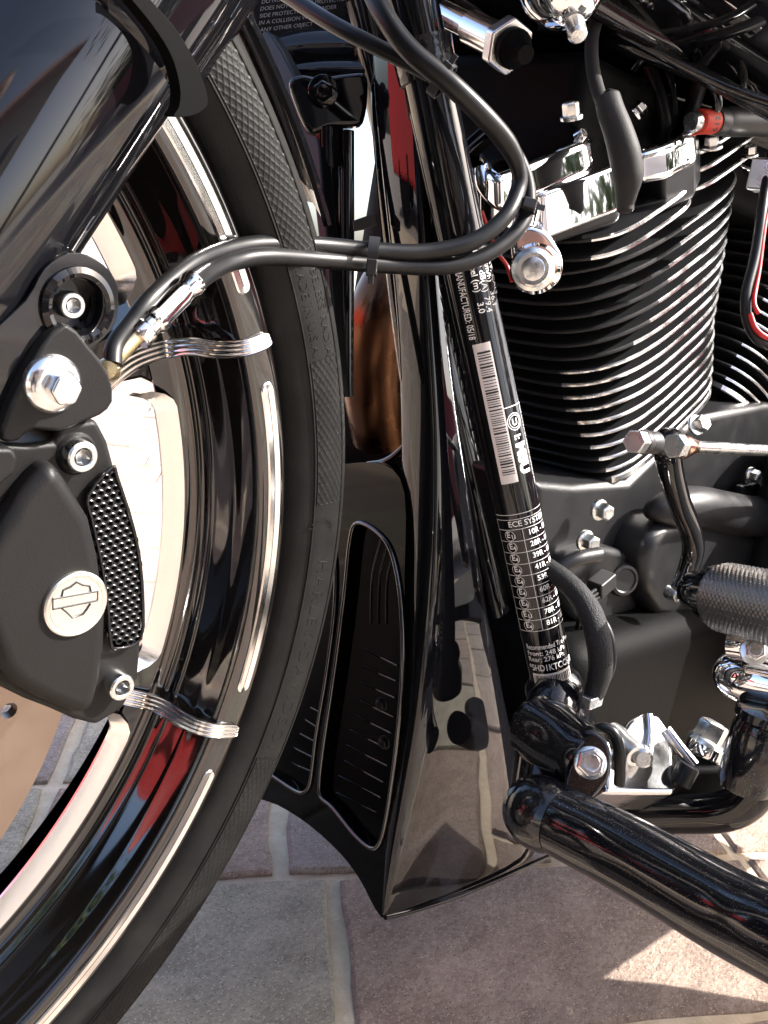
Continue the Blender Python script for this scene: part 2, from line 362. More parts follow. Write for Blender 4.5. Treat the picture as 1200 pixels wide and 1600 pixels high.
def slot(a0, a1):
    """raised machined bar with round ends set into the rim flange"""
    rc, hw = .2450, .0033; n = 40; V, Fc = [], []; da = math.degrees(hw / rc)
    ring = []
    for i in range(n + 1): ring.append((a0 + (a1 - a0) * i / n, hw))
    for i in range(1, 8): th = math.pi * i / 8; ring.append((a1 + da * math.sin(th), hw * math.cos(th)))
    for i in range(n + 1): ring.append((a1 + (a0 - a1) * i / n, -hw))
    for i in range(1, 8): th = math.pi * i / 8; ring.append((a0 - da * math.sin(th), -hw * math.cos(th)))
    k = len(ring); am = (a0 + a1) / 2
    lv = [(1.0, .0008), (1.0, .0019), (.80, .0024), (.30, .0022), (.05, .0021)]
    for s, o in lv:
        for a, h in ring:
            aa = a if a0 <= a <= a1 else (a1 + (a - a1) * s if a > a1 else a0 + (a - a0) * s)
            V.append(wp(rc + h * s, o, aa))
    for l in range(len(lv) - 1):
        for i in range(k): Fc.append((l * k + i, l * k + (i + 1) % k, (l + 1) * k + (i + 1) % k, (l + 1) * k + i))
    return mk('slot_inlay', V, Fc, POLISH, wheel, smooth=40)
for a, b in gap: slot(a + 5.3, b - 5.0)
# machined bevels round the window openings (between spokes)
def bevel_seg(a0, a1):
    n = 40; V, Fc = [], []; pr = [(.2222, -.0322), (.2180, -.0340), (.2140, -.0362), (.2140, -.0374), (.2170, -.0380)]
    for i in range(n + 1):
        t = i / n; a = a0 + (a1 - a0) * t; e = min(t, 1 - t) * (a1 - a0); cor = max(0, 1 - e / 2.6)
        for j, (r, o) in enumerate(pr): V.append(wp(r - .010 * cor ** 2 * (1 if j < 99 else 0), o, a))
    k = len(pr)
    for i in range(n):
        for j in range(k - 1): Fc.append((i * k + j, (i + 1) * k + j, (i + 1) * k + j + 1, i * k + j + 1))
    return mk('window_bevel', V, Fc, POLISH, wheel, smooth=40)
for a, b in gap: bevel_seg(a + 3.0 + (3 if abs(a - 25.3) < 1 else 0), b - 4.2 + (1.7 if abs(b % 360 - 343.1) < 1 else 0))
for s in SP:
    ax = Vector((math.cos(R_(s)), 0, math.sin(R_(s)))); t = Vector((0, -1, 0)).cross(ax)
    V = []
    for r, w, o1, o2 in ((.035, .020, -.030, -.062), (.12, .010, -.034, -.062), (.19, .0085, -.040, -.064), (.2125, .012, -.036, -.060), (.2205, .020, -.0335, -.055)):
        c = Vector((0, YS, WZ)) + ax * r
        V += [c + t * w - Vector((0, o1 - .003, 0)), c - t * w - Vector((0, o1 - .003, 0)), c - t * w * .9 - Vector((0, o2, 0)), c + t * w * .9 - Vector((0, o2, 0))]
    Fc = [(0, 1, 2, 3)]
    for i in range(4):
        for j in range(4): Fc.append((i * 4 + j, i * 4 + (j + 1) % 4, i * 4 + 4 + (j + 1) % 4, i * 4 + 4 + j))
    mk('spoke', V, Fc, GLOSS, wheel, bevel=.002)
def strap(path, hw0=.0032):
    """wavy machined rib running from the spoke over the rim to the flange"""
    P = smooth_path(path, 6); V, Fc = [], []; n = len(P)
    prof = []
    for q in range(17):
        u = -1 + 2 * q / 16; prof.append((u, .00016 * math.cos(u * math.pi * 4.0) + .0006 - (.0014 if abs(u) > .99 else 0)))
    cdir = Vector((-.35, -1, .25)).normalized()
    for i, p in enumerate(P):
        T = (P[min(i + 1, n - 1)] - P[max(i - 1, 0)]).normalized(); nn = (cdir - T * cdir.dot(T)).normalized(); bb = T.cross(nn); f = i / (n - 1)
        hw = hw0 * (1 + .35 * (1 - f)) * (1 if i < n - 2 else (.93 if i == n - 2 else .7))
        for u, h in prof: V.append(p + bb * u * hw + nn * (h + .0004))
        V.append(p + bb * hw * .95 - nn * .0018); V.append(p - bb * hw * .95 - nn * .0018)
    k = len(prof) + 2
    for i in range(n - 1):
        for j in range(k): Fc.append((i * k + j, i * k + (j + 1) % k, (i + 1) * k + (j + 1) % k, (i + 1) * k + j))
    Fc.append(list(range(k))); Fc.append([(n - 1) * k + j for j in range(k)][::-1])
    return mk('spoke_rib', V, Fc, POLISH, wheel, smooth=50)
def yo(px, py, o): return Y(px, py, YS - o)
strap([yo(*q) for q in ((150, 612, -.040), (182, 582, -.036), (215, 560, -.032), (262, 545, -.0255), (300, 541, -.016), (340, 546, -.006), (385, 543, .0022), (421, 529, .0035))])
strap([yo(*q) for q in ((160, 1070, -.040), (190, 1086, -.035), (222, 1094, -.030), (252, 1104, -.022), (290, 1128, -.0085), (330, 1141, .0022), (370, 1142, .0035))])
# tyre
tp = sm([(.2535, -.006), (.2558, -.0016), (.2590, .0016), (.2650, .0046), (.2715, .0056), (.2795, .0046), (.2855, .0012)], 5)
nside = len(tp)
tp += [(.2866, .0004)] + sm([(.2880, -.0014), (.2900, -.0052), (.2950, -.0150), (.3005, -.0270), (.3042, -.0390), (.3055, -.0480), (.3042, -.0570), (.3005, -.0690), (.2950, -.0840), (.2840, -.0980), (.2680, -.1010), (.2545, -.0900)], 4)
tyre = wl('tyre', tp, TYRE, 260, smooth=28)
# raised sidewall band: net of fine lozenges, a real relief
def side_o(r): return float(np.interp(r, [a for a, b in tp[:nside]], [b for a, b in tp[:nside]]))
def net(a0, a1, r0=.2662, r1=.2808, pitch=.0042):
    nu = int(R_(a1 - a0) * .2735 / .00042); nv = 36; V, Fc = [], []
    for i in range(nu + 1):
        a = a0 + (a1 - a0) * i / nu; u = R_(a) * .2735
        for j in range(nv + 1):
            r = r0 + (r1 - r0) * j / nv; v = (r - r0)
            l1 = abs(((u / 1.15 + v * 1.5) / pitch) % 1 - .5) * 2; l2 = abs(((u / 1.15 - v * 1.5) / pitch) % 1 - .5) * 2
            h = max(l1, l2); h = min(1, max(0, (h - .74) / .2)); ed = 1 if j in (0, nv) else 0
            V.append(wp(r, side_o(r) + (.00012 + .00034 * (h if not ed else 1) if 0 < i < nu else .0003), a))
    for i in range(nu):
        for j in range(nv): q = i * (nv + 1) + j; Fc.append((q, q + nv + 1, q + nv + 2, q + 1))
    return mk('sidewall_net', V, Fc, TYRE, tyre, smooth=60)
for a0, a1 in ((31, 62), (7.5, 21.5), (-62, -19)): net(a0, a1)
def text_mesh(s, bold=0, extrude=0, space=1.0):
    c = bpy.data.curves.new('t', 'FONT'); c.body = s; c.size = 1; c.offset = bold; c.extrude = extrude; c.space_character = space; c.resolution_u = 3
    o = bpy.data.objects.new('t', c); COL.objects.link(o); dg = bpy.context.evaluated_depsgraph_get(); dg.update()
    me = bpy.data.meshes.new_from_object(o.evaluated_get(dg)); v = [tuple(x.co) for x in me.vertices]; f = [list(p.vertices) for p in me.polygons]
    bpy.data.objects.remove(o); bpy.data.curves.remove(c); bpy.data.meshes.remove(me); return v, f
def wheel_text(s, a_mid, r, size, h=.0006, out=True, space=1.1):
    v, f = text_mesh(s, .0, .5, space); xs = [a[0] for a in v]; w = max(xs); V = []
    for x, y, z in v:
        rr = r + (y - .35) * size; V.append(wp(rr, side_o(rr) + (z + .5) * h - .0001, a_mid - math.degrees((x - w / 2) * size / .2735)))
    return mk('sidewall_lettering', V, f, TYRE, tyre, smooth=0)
wheel_text('MADE IN U.S.A.', 26.2, .2700, .0056, .00030); wheel_text('TUBELESS RADIAL', 26.0, .2770, .0056, .00030)
wheel_text('HARLEY-DAVIDSON', -8.5, .2735, .0095, .00026, space=1.22)
# winged disc mark
mV, mF = [], []
for q in range(9):
    for (r0, r1) in ((.0028 * 2, .0030 * 2.6),):
        a = math.pi * (.15 + .7 * q / 8); 
        for (rr, wd) in ((r0, .0003), (r1, .00045)):
            for s in (-1, 1):
                x = math.cos(a) * rr * 1 - s * wd * math.sin(a); y = math.sin(a) * rr + s * wd * math.cos(a)
                mV.append(wp(.2700 + x, side_o(.2700 + x) + .0007, 4.6 + math.degrees(y / .2735)))
        b = len(mV) - 4; mF.append((b, b + 1, b + 3, b + 2))
mk('sidewall_mark', mV, mF, TYRE, tyre, smooth=0)
for rr in (.2652, .2818): wl('sidewall_ring', [(rr - .0006, side_o(rr - .0006) - .0003), (rr - .0003, side_o(rr) + .0006), (rr + .0003, side_o(rr) + .0006), (rr + .0006, side_o(rr + .0006) - .0003)], TYRE, 220, parent=tyre)
# hub, axle, rotor
wl('hub', [(.0, -.005), (.022, -.005), (.024, -.010), (.036, -.028), (.040, -.034), (.040, -.090), (0, -.09)], GLOSS, 48)
wl('axle', [(0, .075), (.010, .075), (.0105, .07), (.0105, -.1)], ZINC, 24)
holes = []
rt = []
no, ni = 120, 60
def ringpts(r, n, a0=0): return [Vector((r * math.cos(R_(a0 + 360 * i / n)), YS - .0155, WZ + r * math.sin(R_(a0 + 360 * i / n)))) for i in range(n)]
rot_holes = [ringpts(.108, 90)]
for i in range(30):
    for rr, off in ((.1275, 6), (.117, 10)):
        a = R_(i * 12 + off + 5); c = Vector((rr * math.cos(a), YS - .0155, WZ + rr * math.sin(a))); rot_holes.append([c + Vector((math.cos(q * math.pi / 6), 0, math.sin(q * math.pi / 6))) * .0030 for q in range(12)])
prism('brake_rotor', ringpts(.1487, 120), Vector((0, .0045, 0)), STEEL, wheel, rot_holes, bevel=.0004, seg=1)
wl('rotor_carrier', [(.040, -.022), (.050, -.020), (.085, -.012), (.111, -.0115), (.111, -.0100), (.085, -.010), (.045, -.014)], GLOSS, 60)

# front fender edge hugging the tyre
fd = wl('front_fender', [(.2960, -.006), (.2972, -.0045), (.2990, -.0045), (.3020, -.0080), (.3100, -.0200), (.3190, -.0350), (.3210, -.048), (.3190, -.061), (.310, -.076), (.300, -.09), (.297, -.09), (.308, -.076), (.316, -.061), (.318, -.048), (.316, -.035), (.300, -.010)], GLOSS, 60, 31, 92)
fd.parent = bike; fd.location = WO[fd.name] - WO[bike.name]

# ------------------------------------------------------------------ fork leg, upper cover, bracket
fork = P_('fork_leg', Y(120, 120, -.10))
fd_px = Vector((-187, 258)).normalized()
RK = R_(29); fdir = Vector((-math.sin(RK), 0, -math.cos(RK)))
e1p = D(262, 184, .285); 
view = (e1p - Vector(CAM)).normalized()
side = fdir.cross(view).normalized(); 
if side.x > 0: side = -side
FR = .031; fa = e1p + side * FR
lathe('slider', fa, fdir, [(FR * .97, -.16), (FR, -.10), (FR, .075), (FR * 1.0, .082), (FR * .94, .10), (FR * .92, .15), (FR * .95, .24), (0, .245)], GLOSSK, fork, 64)
lathe('slider_cap_ring', fa, fdir, [(FR * 1.0, -.012), (FR * 1.035, -.010), (FR * 1.035, -.004), (FR, -.002)], GLOSSK, fork, 64)
up0 = D(322, 128, .335); u2 = up0 + side * .024
tube('upper_tube', [u2 + fdir * .004, u2 - fdir * .22], .0245, GLOSSK, fork, 40, 2)
plate('fender_bracket', [(214, -22), (246, 12), (275, 45), (303, 92), (318, 128), (325, 158), (317, 172), (298, 181), (272, 182), (280, 165), (281, 135), (268, 88), (240, 42), (196, -12), (180, -30)], -.114, .005, BRK, fork, bevel=.0012, k=4)
lathe('mounting_lug', Y(122, 479, -.1045), (0, -1, 0), [(.0112, -.004), (.0108, .0006), (.0092, .0014), (.0080, .0008), (.0074, -.001), (.0072, -.007), (0, -.007)], GLOSSK, fork, 48)
bolt('lug_bolt', Y(122, 480, -.1045) + Vector((0, .006, 0)), LEFT, .0038, .0035, ZINC, fork, 'socket')
plate('lug_web', [(40, 470), (70, 420), (110, 395), (150, 405), (182, 440), (182, 500), (150, 540), (110, 560), (60, 560), (10, 640), (-40, 700), (-40, 560)], -.104, .016, GLOSSK, fork, [[(122 + 40 * math.cos(q * .5236), 479 + 42 * math.sin(q * .5236)) for q in range(12)]], bevel=.004, k=3)

rfork = P_('fork_leg', (.12, .105, .45))
tube('slider', [Vector((.165, .105, .56)), Vector((.04, .105, .335))], .031, GLOSS, rfork, 40, 2)
rcal = P_('brake_caliper', (.12, .09, .34))
box('caliper_body', (.125, .075, .345), (.075, .05, .15), CALI, rcal, ((.9, 0, -.35), (0, 1, 0), (.35, 0, .9)), .008)
# ------------------------------------------------------------------ brake caliper
cal = P_('brake_caliper', Y(110, 900, -.10))
plate('mounting_ear', [(4, 668), (30, 605), (66, 540), (104, 505), (140, 540), (172, 585), (178, 628), (158, 650), (128, 662), (96, 676), (52, 672), (30, 690), (4, 690)], -.1085, .016, CALI, cal, bevel=.002, k=2)
cb = Y(82, 600, -.1085); CBM = mat('bright_zinc', (.85, .85, .84), .2, 1, rvar=.06)
lathe('bolt_flange', cb, LEFT, [(0, .003), (.0048, .0032), (.0066, .0026), (.0080, .0012), (.0083, 0), (.0083, -.001)], CBM, cal, 48)
prism('bolt_head', hexloop(cb + LEFT * .003, Vector((1, 0, 0)), Vector((0, 0, 1)), .0046, 8), LEFT * .0058, CBM, cal, bevel=.0009, seg=3)
body_px = [(-70, 690), (0, 692), (40, 694), (84, 690), (92, 668), (120, 660), (152, 655), (170, 690), (180, 728), (205, 800), (222, 870), (224, 960), (222, 1005), (218, 1060), (194, 1108), (152, 1135), (118, 1126), (80, 1109), (40, 1094), (8, 1078), (-70, 1040)]
plate('caliper_body', body_px, -.104, .034, CALI, cal, bevel=.0035, seg=3)
boss = [(86, 716), (112, 756), (146, 812), (160, 870), (172, 960), (170, 1010), (163, 1066), (148, 1122), (118, 1118), (72, 1100), (26, 1074), (4, 1050), (-30, 960), (-20, 860), (14, 812), (40, 770)]
plate('caliper_boss', boss, -.1125, .012, CALI, cal, bevel=.005, seg=4)
plate('caliper_bracket', [(-60, 700), (20, 700), (30, 714), (26, 740), (-10, 770), (-60, 776)], -.110, .010, CALI, cal, bevel=.002)
# perforated guard
gpx = [(137, 774), (174, 730), (182, 745), (204, 812), (216, 866), (222, 930), (219, 998), (181, 1013), (172, 1000), (167, 940), (156, 870), (142, 808)]
guard_y = -.1062
prism('guard_backing', [Y(a, b, guard_y + .0022) for a, b in gpx], (0, .002, 0), DARKIN, cal)
gl = [Y(a, b, guard_y) for a, b in gpx]
poly = [(p.x, p.z) for p in gl]
def inside(x, z, po=poly):
    c = False; j = len(po) - 1
    for i in range(len(po)):
        if (po[i][1] > z) != (po[j][1] > z) and x < (po[j][0] - po[i][0]) * (z - po[i][1]) / (po[j][1] - po[i][1]) + po[i][0]: c = not c
        j = i
    return c
V, Fc = [], []
pt = .00245; xs = [p[0] for p in poly]; zs = [p[1] for p in poly]
gd = Vector((poly[6][0] - poly[1][0], 0, poly[6][1] - poly[1][1])).normalized(); g2 = Vector((gd.z, 0, -gd.x)); g0 = Vector((np.mean(xs), guard_y, np.mean(zs)))
for i in range(-20, 21):
    for j in range(-26, 27):
        c = g0 + g2 * (i * pt + (pt / 2 if j % 2 else 0)) + gd * j * pt * .866
        if not inside(c.x, c.z): continue
        b = len(V); hx = []
        for q in range(6): a = R_(60 * q + 30); hx.append((math.cos(a), math.sin(a)))
        for rr, dy in ((pt * .58, 0), (pt * .42, -.0003), (pt * .33, .0001), (pt * .31, .0018)):
            for cx_, cz_ in hx: V.append(c + (g2 * cx_ + gd * cz_) * rr + Vector((0, dy, 0)))
        for l in range(3):
            for q in range(6): Fc.append((b + l * 6 + q, b + l * 6 + (q + 1) % 6, b + l * 6 + 6 + (q + 1) % 6, b + l * 6 + 6 + q))
mk('mesh_guard', V, Fc, mat('guard_black', (.012, .012, .012), .3), cal, smooth=40)
tube('guard_rim', [p + Vector((0, -.0002, 0)) for p in gl], .0006, GLOSS, cal, 8, 3, closed=True)
# emblem
ec = Y(117, 943, -.1125); er = .0102
emb = lathe('emblem', ec, LEFT, [(0, .0012), (er * .80, .0012), (er * .815, .0009), (er * .83, .0012), (er * .94, .0014), (er * .985, .0010), (er, 0)], MEDAL, cal, 56)
def zz(x, y): return on(x * .375, 800 + y * .375, ec + LEFT * .00135, LEFT)
def stroke(pts, w=.00016, closed=True):
    return tube('emblem_line', [zz(*p) for p in pts], w, INK, emb, 6, 1, closed=closed)
stroke([(221, 362), (408, 329), (408, 368), (221, 405)], .00034)
stroke([(258, 352), (264, 326), (294, 313), (320, 293), (346, 305), (374, 309), (379, 331)], .0003, False)
stroke([(258, 402), (276, 416), (302, 441), (346, 426), (360, 408), (377, 382)], .0003, False)
bolt('body_bolt', Y(119, 709, -.105), LEFT, .0047, .0045, ZINC, cal, 'socket')
bolt('body_bolt', Y(181, 1067, -.105), LEFT, .0045, .0045, ZINC, cal, 'socket')
lathe('bolt_seat', Y(119, 709, -.104), LEFT, [(.0047, .0002), (.0056, .0008), (.0064, .0), (.0066, -.004)], CALI, cal, 32)

# ------------------------------------------------------------------ brake hoses
h1 = [D(176, 570, .300), D(180, 540, .302), D(205, 505, .306), D(240, 462, .312), D(300, 412, .330), D(350, 391, .348), D(405, 382, .366), D(490, 383, .388), D(576, 391, .402), D(662, 394, .410), D(737, 378, .414), D(788, 340, .418), D(810, 295, .424), D(809, 259, .422), D(790, 221, .416), D(752, 177, .406), D(700, 128, .398), D(640, 78, .396), D(599, 22, .40), D(570, -40, .41)]
h2 = [D(300, 446, .318), D(330, 424, .336), D(368, 408, .352), D(420, 401, .366), D(512, 407, .392), D(610, 415, .408), D(690, 417, .415), D(752, 402, .420), D(803, 366, .426), D(824, 328, .43), D(823, 285, .430), D(806, 243, .426), D(768, 193, .418), D(716, 143, .408), D(670, 114, .406), D(582, 70, .412), D(512, 33, .42), D(430, -20, .44)]
hose = P_('brake_hose', h1[8]); tube('hose', h1, [mm(13.5, .33)] * 6 + [mm(13.5, .40)] * 8 + [mm(15, .45)] * 6, RUBBER, hose, 18, 8)
hose2 = P_('brake_hose', h2[5]); tube('hose', h2, mm(13, .40), RUBBER, hose2, 18, 8)
fit = P_('hose_fitting', D(240, 500, .31))
lathe('banjo', D(168, 578, .300), (Vector(D(168, 578, .29)) - Vector(D(168, 578, .30))), [(0, .0032), (.0028, .0028), (.0038, .0008), (.0038, -.004)], BRASS, fit, 24)
f0, f1 = D(172, 570, .302), D(308, 436, .318); fx = (f1 - f0).normalized(); FL = (f1 - f0).length
tube('neck', [D(170, 582, .300), D(180, 560, .303), D(214, 524, .307)], [mm(17, .3), mm(15, .3), mm(15, .3)], BRASS, fit, 20, 8)
lathe('ferrule', f0, fx, [(0, FL * .30), (.0042, FL * .30), (.0046, FL * .32), (.0046, FL * .40), (.0040, FL * .42), (.0040, FL * .47), (.0047, FL * .49), (.0047, FL * .54), (.0041, FL * .57), (.0041, FL * .80), (.0036, FL * .84), (.0036, FL * .88), (.0044, FL * .93), (.0042, FL * .985), (.0034, FL), (0, FL)], CHROME, fit, 28)
def tie(px, py, d, dirpx, w):
    """nylon tie round the two hoses, with its locking head"""
    c = D(px, py, d); t = (D(px + dirpx[0], py + dirpx[1], d) - c).normalized(); v = (c - Vector(CAM)).normalized(); s = t.cross(v).normalized(); v = s.cross(t).normalized()
    r = P_('cable_tie', c); V, Fc = [], []
    n = 28
    for i in range(n):
        a = 2 * math.pi * i / n; q = s * math.cos(a) * w + v * math.sin(a) * w * .62
        for dt, rr in ((-.0022, 1), (-.0022, 1.12), (.0022, 1.12), (.0022, 1)): V.append(c + q * rr + t * dt)
    for i in range(n):
        for j in range(4): i2 = (i + 1) % n; Fc.append((i * 4 + j, i * 4 + (j + 1) % 4, i2 * 4 + (j + 1) % 4, i2 * 4 + j))
    mk('strap', V, Fc, PLAST, r, smooth=40)
    hd = c - s * w * .55 - v * w * .62
    box('locking_head', hd, (.0062, .0045, .0045), PLAST, r, (s, t, v), .0006); box('tail', hd - s * .0045, (.005, .0024, .0012), PLAST, r, (s, t, v), .0003)
tie(583, 401, .398, (1, .1), .0072); tie(815, 320, .426, (.3, -1), .0060); tie(690, 124, .402, (-1, -.85), .0070)

# ------------------------------------------------------------------ frame: downtubes, neck, junction
frame = P_('frame', (.40, 0, .35))
dA, dB = Y(690, 225, -.030), Y(850, 1000, -.098); dax = (dB - dA).normalized(); DR = .0117
dT, dE = dA - dax * .085, dB + dax * .030
dt = tube('downtube', [dT, dE], DR, GLOSS, frame, 64, 2)
dA2 = dA + Vector((.075, .10, .0)); tube('downtube', [dA2 - dax * .09, dA2 + dax * .34], DR, GLOSS, frame, 32, 2)
tube('neck_gusset', [Y(668, 70, -.012), Y(664, 120, -.012), Y(662, 185, -.012), Y(660, 215, -.010)], [.012, .0105, .0075, .003], WELD, frame, 20, 6)
tube('weld_bead', [dA - dax * .045 + Vector((0, 0, .0)), dA - dax * .028], [.0145, .0135], WELD, frame, 40, 6)
tube('backbone', [D(560, 10, .66), D(700, 55, .62), D(930, 120, .62), D(1300, 250, .68)], .030, GLOSS, frame, 32, 8)
tube('upper_rail', [Y(890, -20, -.045), Y(1000, 45, -.045), Y(1120, 98, -.045), Y(1230, 148, -.045)], .0065, GLOSSD, frame, 18, 6)
lathe('lower_collar', dB + dax * .024, dax, [(DR, -.004), (.0150, .0), (.0160, .004), (.0150, .009), (.018, .016), (.019, .03), (0, .03)], WELD, frame, 40)
# fork-side neck: steering head casting behind the hoses
# frame junction casting
jn = P_('engine_mount_casting', Y(885, 1170, -.115))
lathe('casting_barrel', D(846, 1140, .468), (D(925, 1195, .445) - D(846, 1140, .468)), [(0, -.010), (.0125, -.010), (.0155, -.006), (.0158, .008), (.0150, .022), (.0158, .024), (.0158, .030), (0, .030)], GLOSSD, jn, 44)
lathe('casting_arm', D(868, 1082, .49), (D(838, 1236, .470) - D(868, 1082, .49)), [(.010, -.004), (.0135, .004), (.0145, .014), (.0150, .026), (.0135, .040), (.0125, .052), (0, .053)], GLOSSD, jn, 40)
tube('weld_ring', [D(846, 1140, .468) + (D(925, 1195, .445) - D(846, 1140, .468)).normalized() * .004 + (Vector(MR[0]) * math.cos(q) + Vector(MR[1]) * math.sin(q)) * .0150 for q in [i * math.pi / 6 for i in range(12)]], .0022, WELD, jn, 10, 4, closed=True)
plate('casting_tab', [(880, 1230), (892, 1185), (905, 1150), (925, 1140), (950, 1160), (955, 1195), (945, 1225), (915, 1255), (890, 1260)], None, .007, GLOSSD, jn, plane=(D(925, 1190, .437), D(925, 1190, .437) - Vector(CAM)), k=4, bevel=.002)
bax = (Vector(CAM) - D(930, 1195, .435) + Vector((.06, 0, -.02))).normalized()
bolt('casting_bolt', D(922, 1192, .437), bax, .0066, .009, ZINC, jn, 'hex', 1.15, rot=0)

# ------------------------------------------------------------------ chin fairing (front spoiler over the oil cooler)
chin = P_('chin_fairing', (.36, 0, .25))
# vertical ridge; columns across: inner face of opening, front face, ridge, side face ... rear edge
Yr = lambda py: float(np.interp(py, [100, 300, 700, 1000, 1436], [-.006, -.022, -.046, -.066, -.080]))
ridge = [(646, 60), (650, 200), (657, 330), (668, 500), (678, 650), (680, 760), (676, 900), (667, 1010), (655, 1120), (640, 1210), (622, 1310), (608, 1390), (602, 1432)]
openE = [(578, 60), (588, 200), (602, 330), (622, 500), (626, 640), (628, 770), (630, 900), (631, 1010), (624, 1120), (615, 1210), (604, 1300), (600, 1380), (598, 1430)]
sideF = [(672, 60), (678, 200), (688, 330), (704, 500), (722, 650), (742, 760), (765, 900), (790, 1010), (815, 1120), (835, 1210), (852, 1280), (868, 1310), (872, 1330)]
side2 = [(660, 60), (664, 200), (670, 330), (684, 500), (694, 650), (700, 760), (700, 900), (696, 1010), (690, 1120), (684, 1210), (676, 1300), (652, 1385), (640, 1425)]
side3 = [(666, 60), (671, 200), (679, 330), (694, 500), (708, 650), (722, 760), (735, 900), (745, 1010), (755, 1120), (762, 1210), (768, 1300), (762, 1350), (752, 1382)]
rows = []
FRX = .30
for i in range(len(ridge)):
    yr = Yr(ridge[i][1]); R0 = Y(*ridge[i], yr)
    front_n = Vector((1, -.18, .0)).normalized()
    Fp = on(*openE[i], R0, front_n)
    s2 = Y(*side2[i], yr - .001); low = max(0, min(1, (ridge[i][1] - 700) / 250))
    s3 = Y(*side3[i], yr + .0015); s4 = Y(*sideF[i], yr + .004)
    mid = R0.lerp(Fp, .5) + Vector((-.001, 0, 0))
    n1 = R0.lerp(Fp, .10); n2 = R0.lerp(s2, .12)
    inner = Fp + Vector((.018, .004, 0)); back = s4 + Vector((.004, .05, .0))
    rows.append([inner, Fp.lerp(inner, .12), Fp, mid, n1, n2, s2, s3, s4, back])
grid('outer_shell', rows, GLOSS, chin, sub=2, solid=.0012)
# lower front band + centre bar, cut out round the two openings
fpl = (Y(600, 1432, -.080) + Vector((.003, 0, 0)), Vector((1, -.18, .0)).normalized())
outl = [(632, 770), (632, 900), (632, 1010), (626, 1120), (616, 1210), (607, 1300), (602, 1400), (600, 1434), (585, 1418), (562, 1374), (532, 1334), (484, 1290), (434, 1258), (380, 1236), (350, 1180), (400, 1000), (440, 830), (470, 740), (540, 725), (600, 726)]
hole1 = [(555, 819), (576, 822), (603, 846), (618, 885), (627, 950), (629, 1040), (622, 1140), (611, 1230), (600, 1296), (590, 1322), (577, 1324), (553, 1303), (520, 1262), (502, 1246), (499, 1226), (505, 1170), (524, 1040), (538, 930), (546, 850)]
hole2 = [(518, 850), (524, 930), (512, 1040), (494, 1150), (486, 1215), (478, 1236), (462, 1236), (420, 1208), (398, 1195), (400, 1100), (440, 960), (480, 850)]
plate('front_band', outl, 0, .010, GLOSSF, chin, [hole1, hole2], bevel=.0034, k=3, seg=3, plane=fpl)
for hl in (hole1, hole2): tube('vent_edge', [on(a, b, fpl[0] + Vector((-.0006, 0, 0)), fpl[1]) for a, b in hl], .0013, GLOSSR, chin, 10, 4, closed=True)
# lip under the side panel
tube('lower_lip', [Y(602, 1433, -.079), Y(650, 1421, -.081), Y(720, 1398, -.081), Y(800, 1364, -.080), Y(874, 1330, -.078)], .0016, GLOSS, chin, 10, 6)
tube('upper_crossbar', [on(552, 728, *fpl) + Vector((.012, 0, 0)), on(580, 722, *fpl) + Vector((.012, 0, 0)), on(604, 700, *fpl) + Vector((.014, 0, 0)), on(626, 660, *fpl) + Vector((.016, 0, 0))], .0024, GLOSS, chin, 12, 8)
prism('inner_duct', [on(q[0], q[1], fpl[0] + Vector((.035, 0, 0)), fpl[1]) for q in [(430, 690), (640, 760), (640, 1330), (590, 1350), (400, 1230), (380, 1000)]], (.012, 0, 0), DARKIN, chin)
# cooler slats behind the openings
for (xa, ya, xb, yb) in [(568, 1013, 622, 1040), (566, 1040, 620, 1064), (564, 1066, 618, 1090), (558, 1092, 616, 1120), (553, 1116, 612, 1145), (547, 1140, 608, 1170), (542, 1164, 606, 1196), (538, 1188, 600, 1222), (530, 1212, 596, 1246), (526, 1238, 590, 1270)]:
    p, q = on(xa, ya, fpl[0] + Vector((.016, 0, 0)), fpl[1]), on(xb, yb, fpl[0] + Vector((.016, 0, 0)), fpl[1])
    u = (q - p).normalized(); box('slat', (p + q) / 2, ((q - p).length, .0012, .0018), GLOSSR, chin, (u, Vector((0, 0, 1)), u.cross(Vector((0, 0, 1)))), .0003, 1)
for (xa, ya, xb, yb) in [(486, 1105, 500, 1112), (478, 1124, 498, 1137), (470, 1146, 496, 1160), (460, 1168, 492, 1184), (456, 1192, 490, 1206)]:
    p, q = on(xa, ya, fpl[0] + Vector((.016, 0, 0)), fpl[1]), on(xb, yb, fpl[0] + Vector((.016, 0, 0)), fpl[1])
    u = (q - p).normalized(); box('slat', (p + q) / 2, ((q - p).length, .0012, .0018), GLOSSR, chin, (u, Vector((0, 0, 1)), u.cross(Vector((0, 0, 1)))), .0003, 1)
for xa in (596, 608, 620): tube('duct_rib', [on(xa, 842, fpl[0] + Vector((.02, 0, 0)), fpl[1]), on(xa - 14, 900, fpl[0] + Vector((.02, 0, 0)), fpl[1]), on(xa - 16, 975, fpl[0] + Vector((.02, 0, 0)), fpl[1])], .0008, GLOSS, chin, 8, 6)
for q in ((597, 1100), (601, 1160)): bolt('cooler_screw', on(*q, fpl[0] + Vector((.014, 0, 0)), fpl[1]), (-1, -.2, 0), .003, .003, SATIN, chin, 'hex')

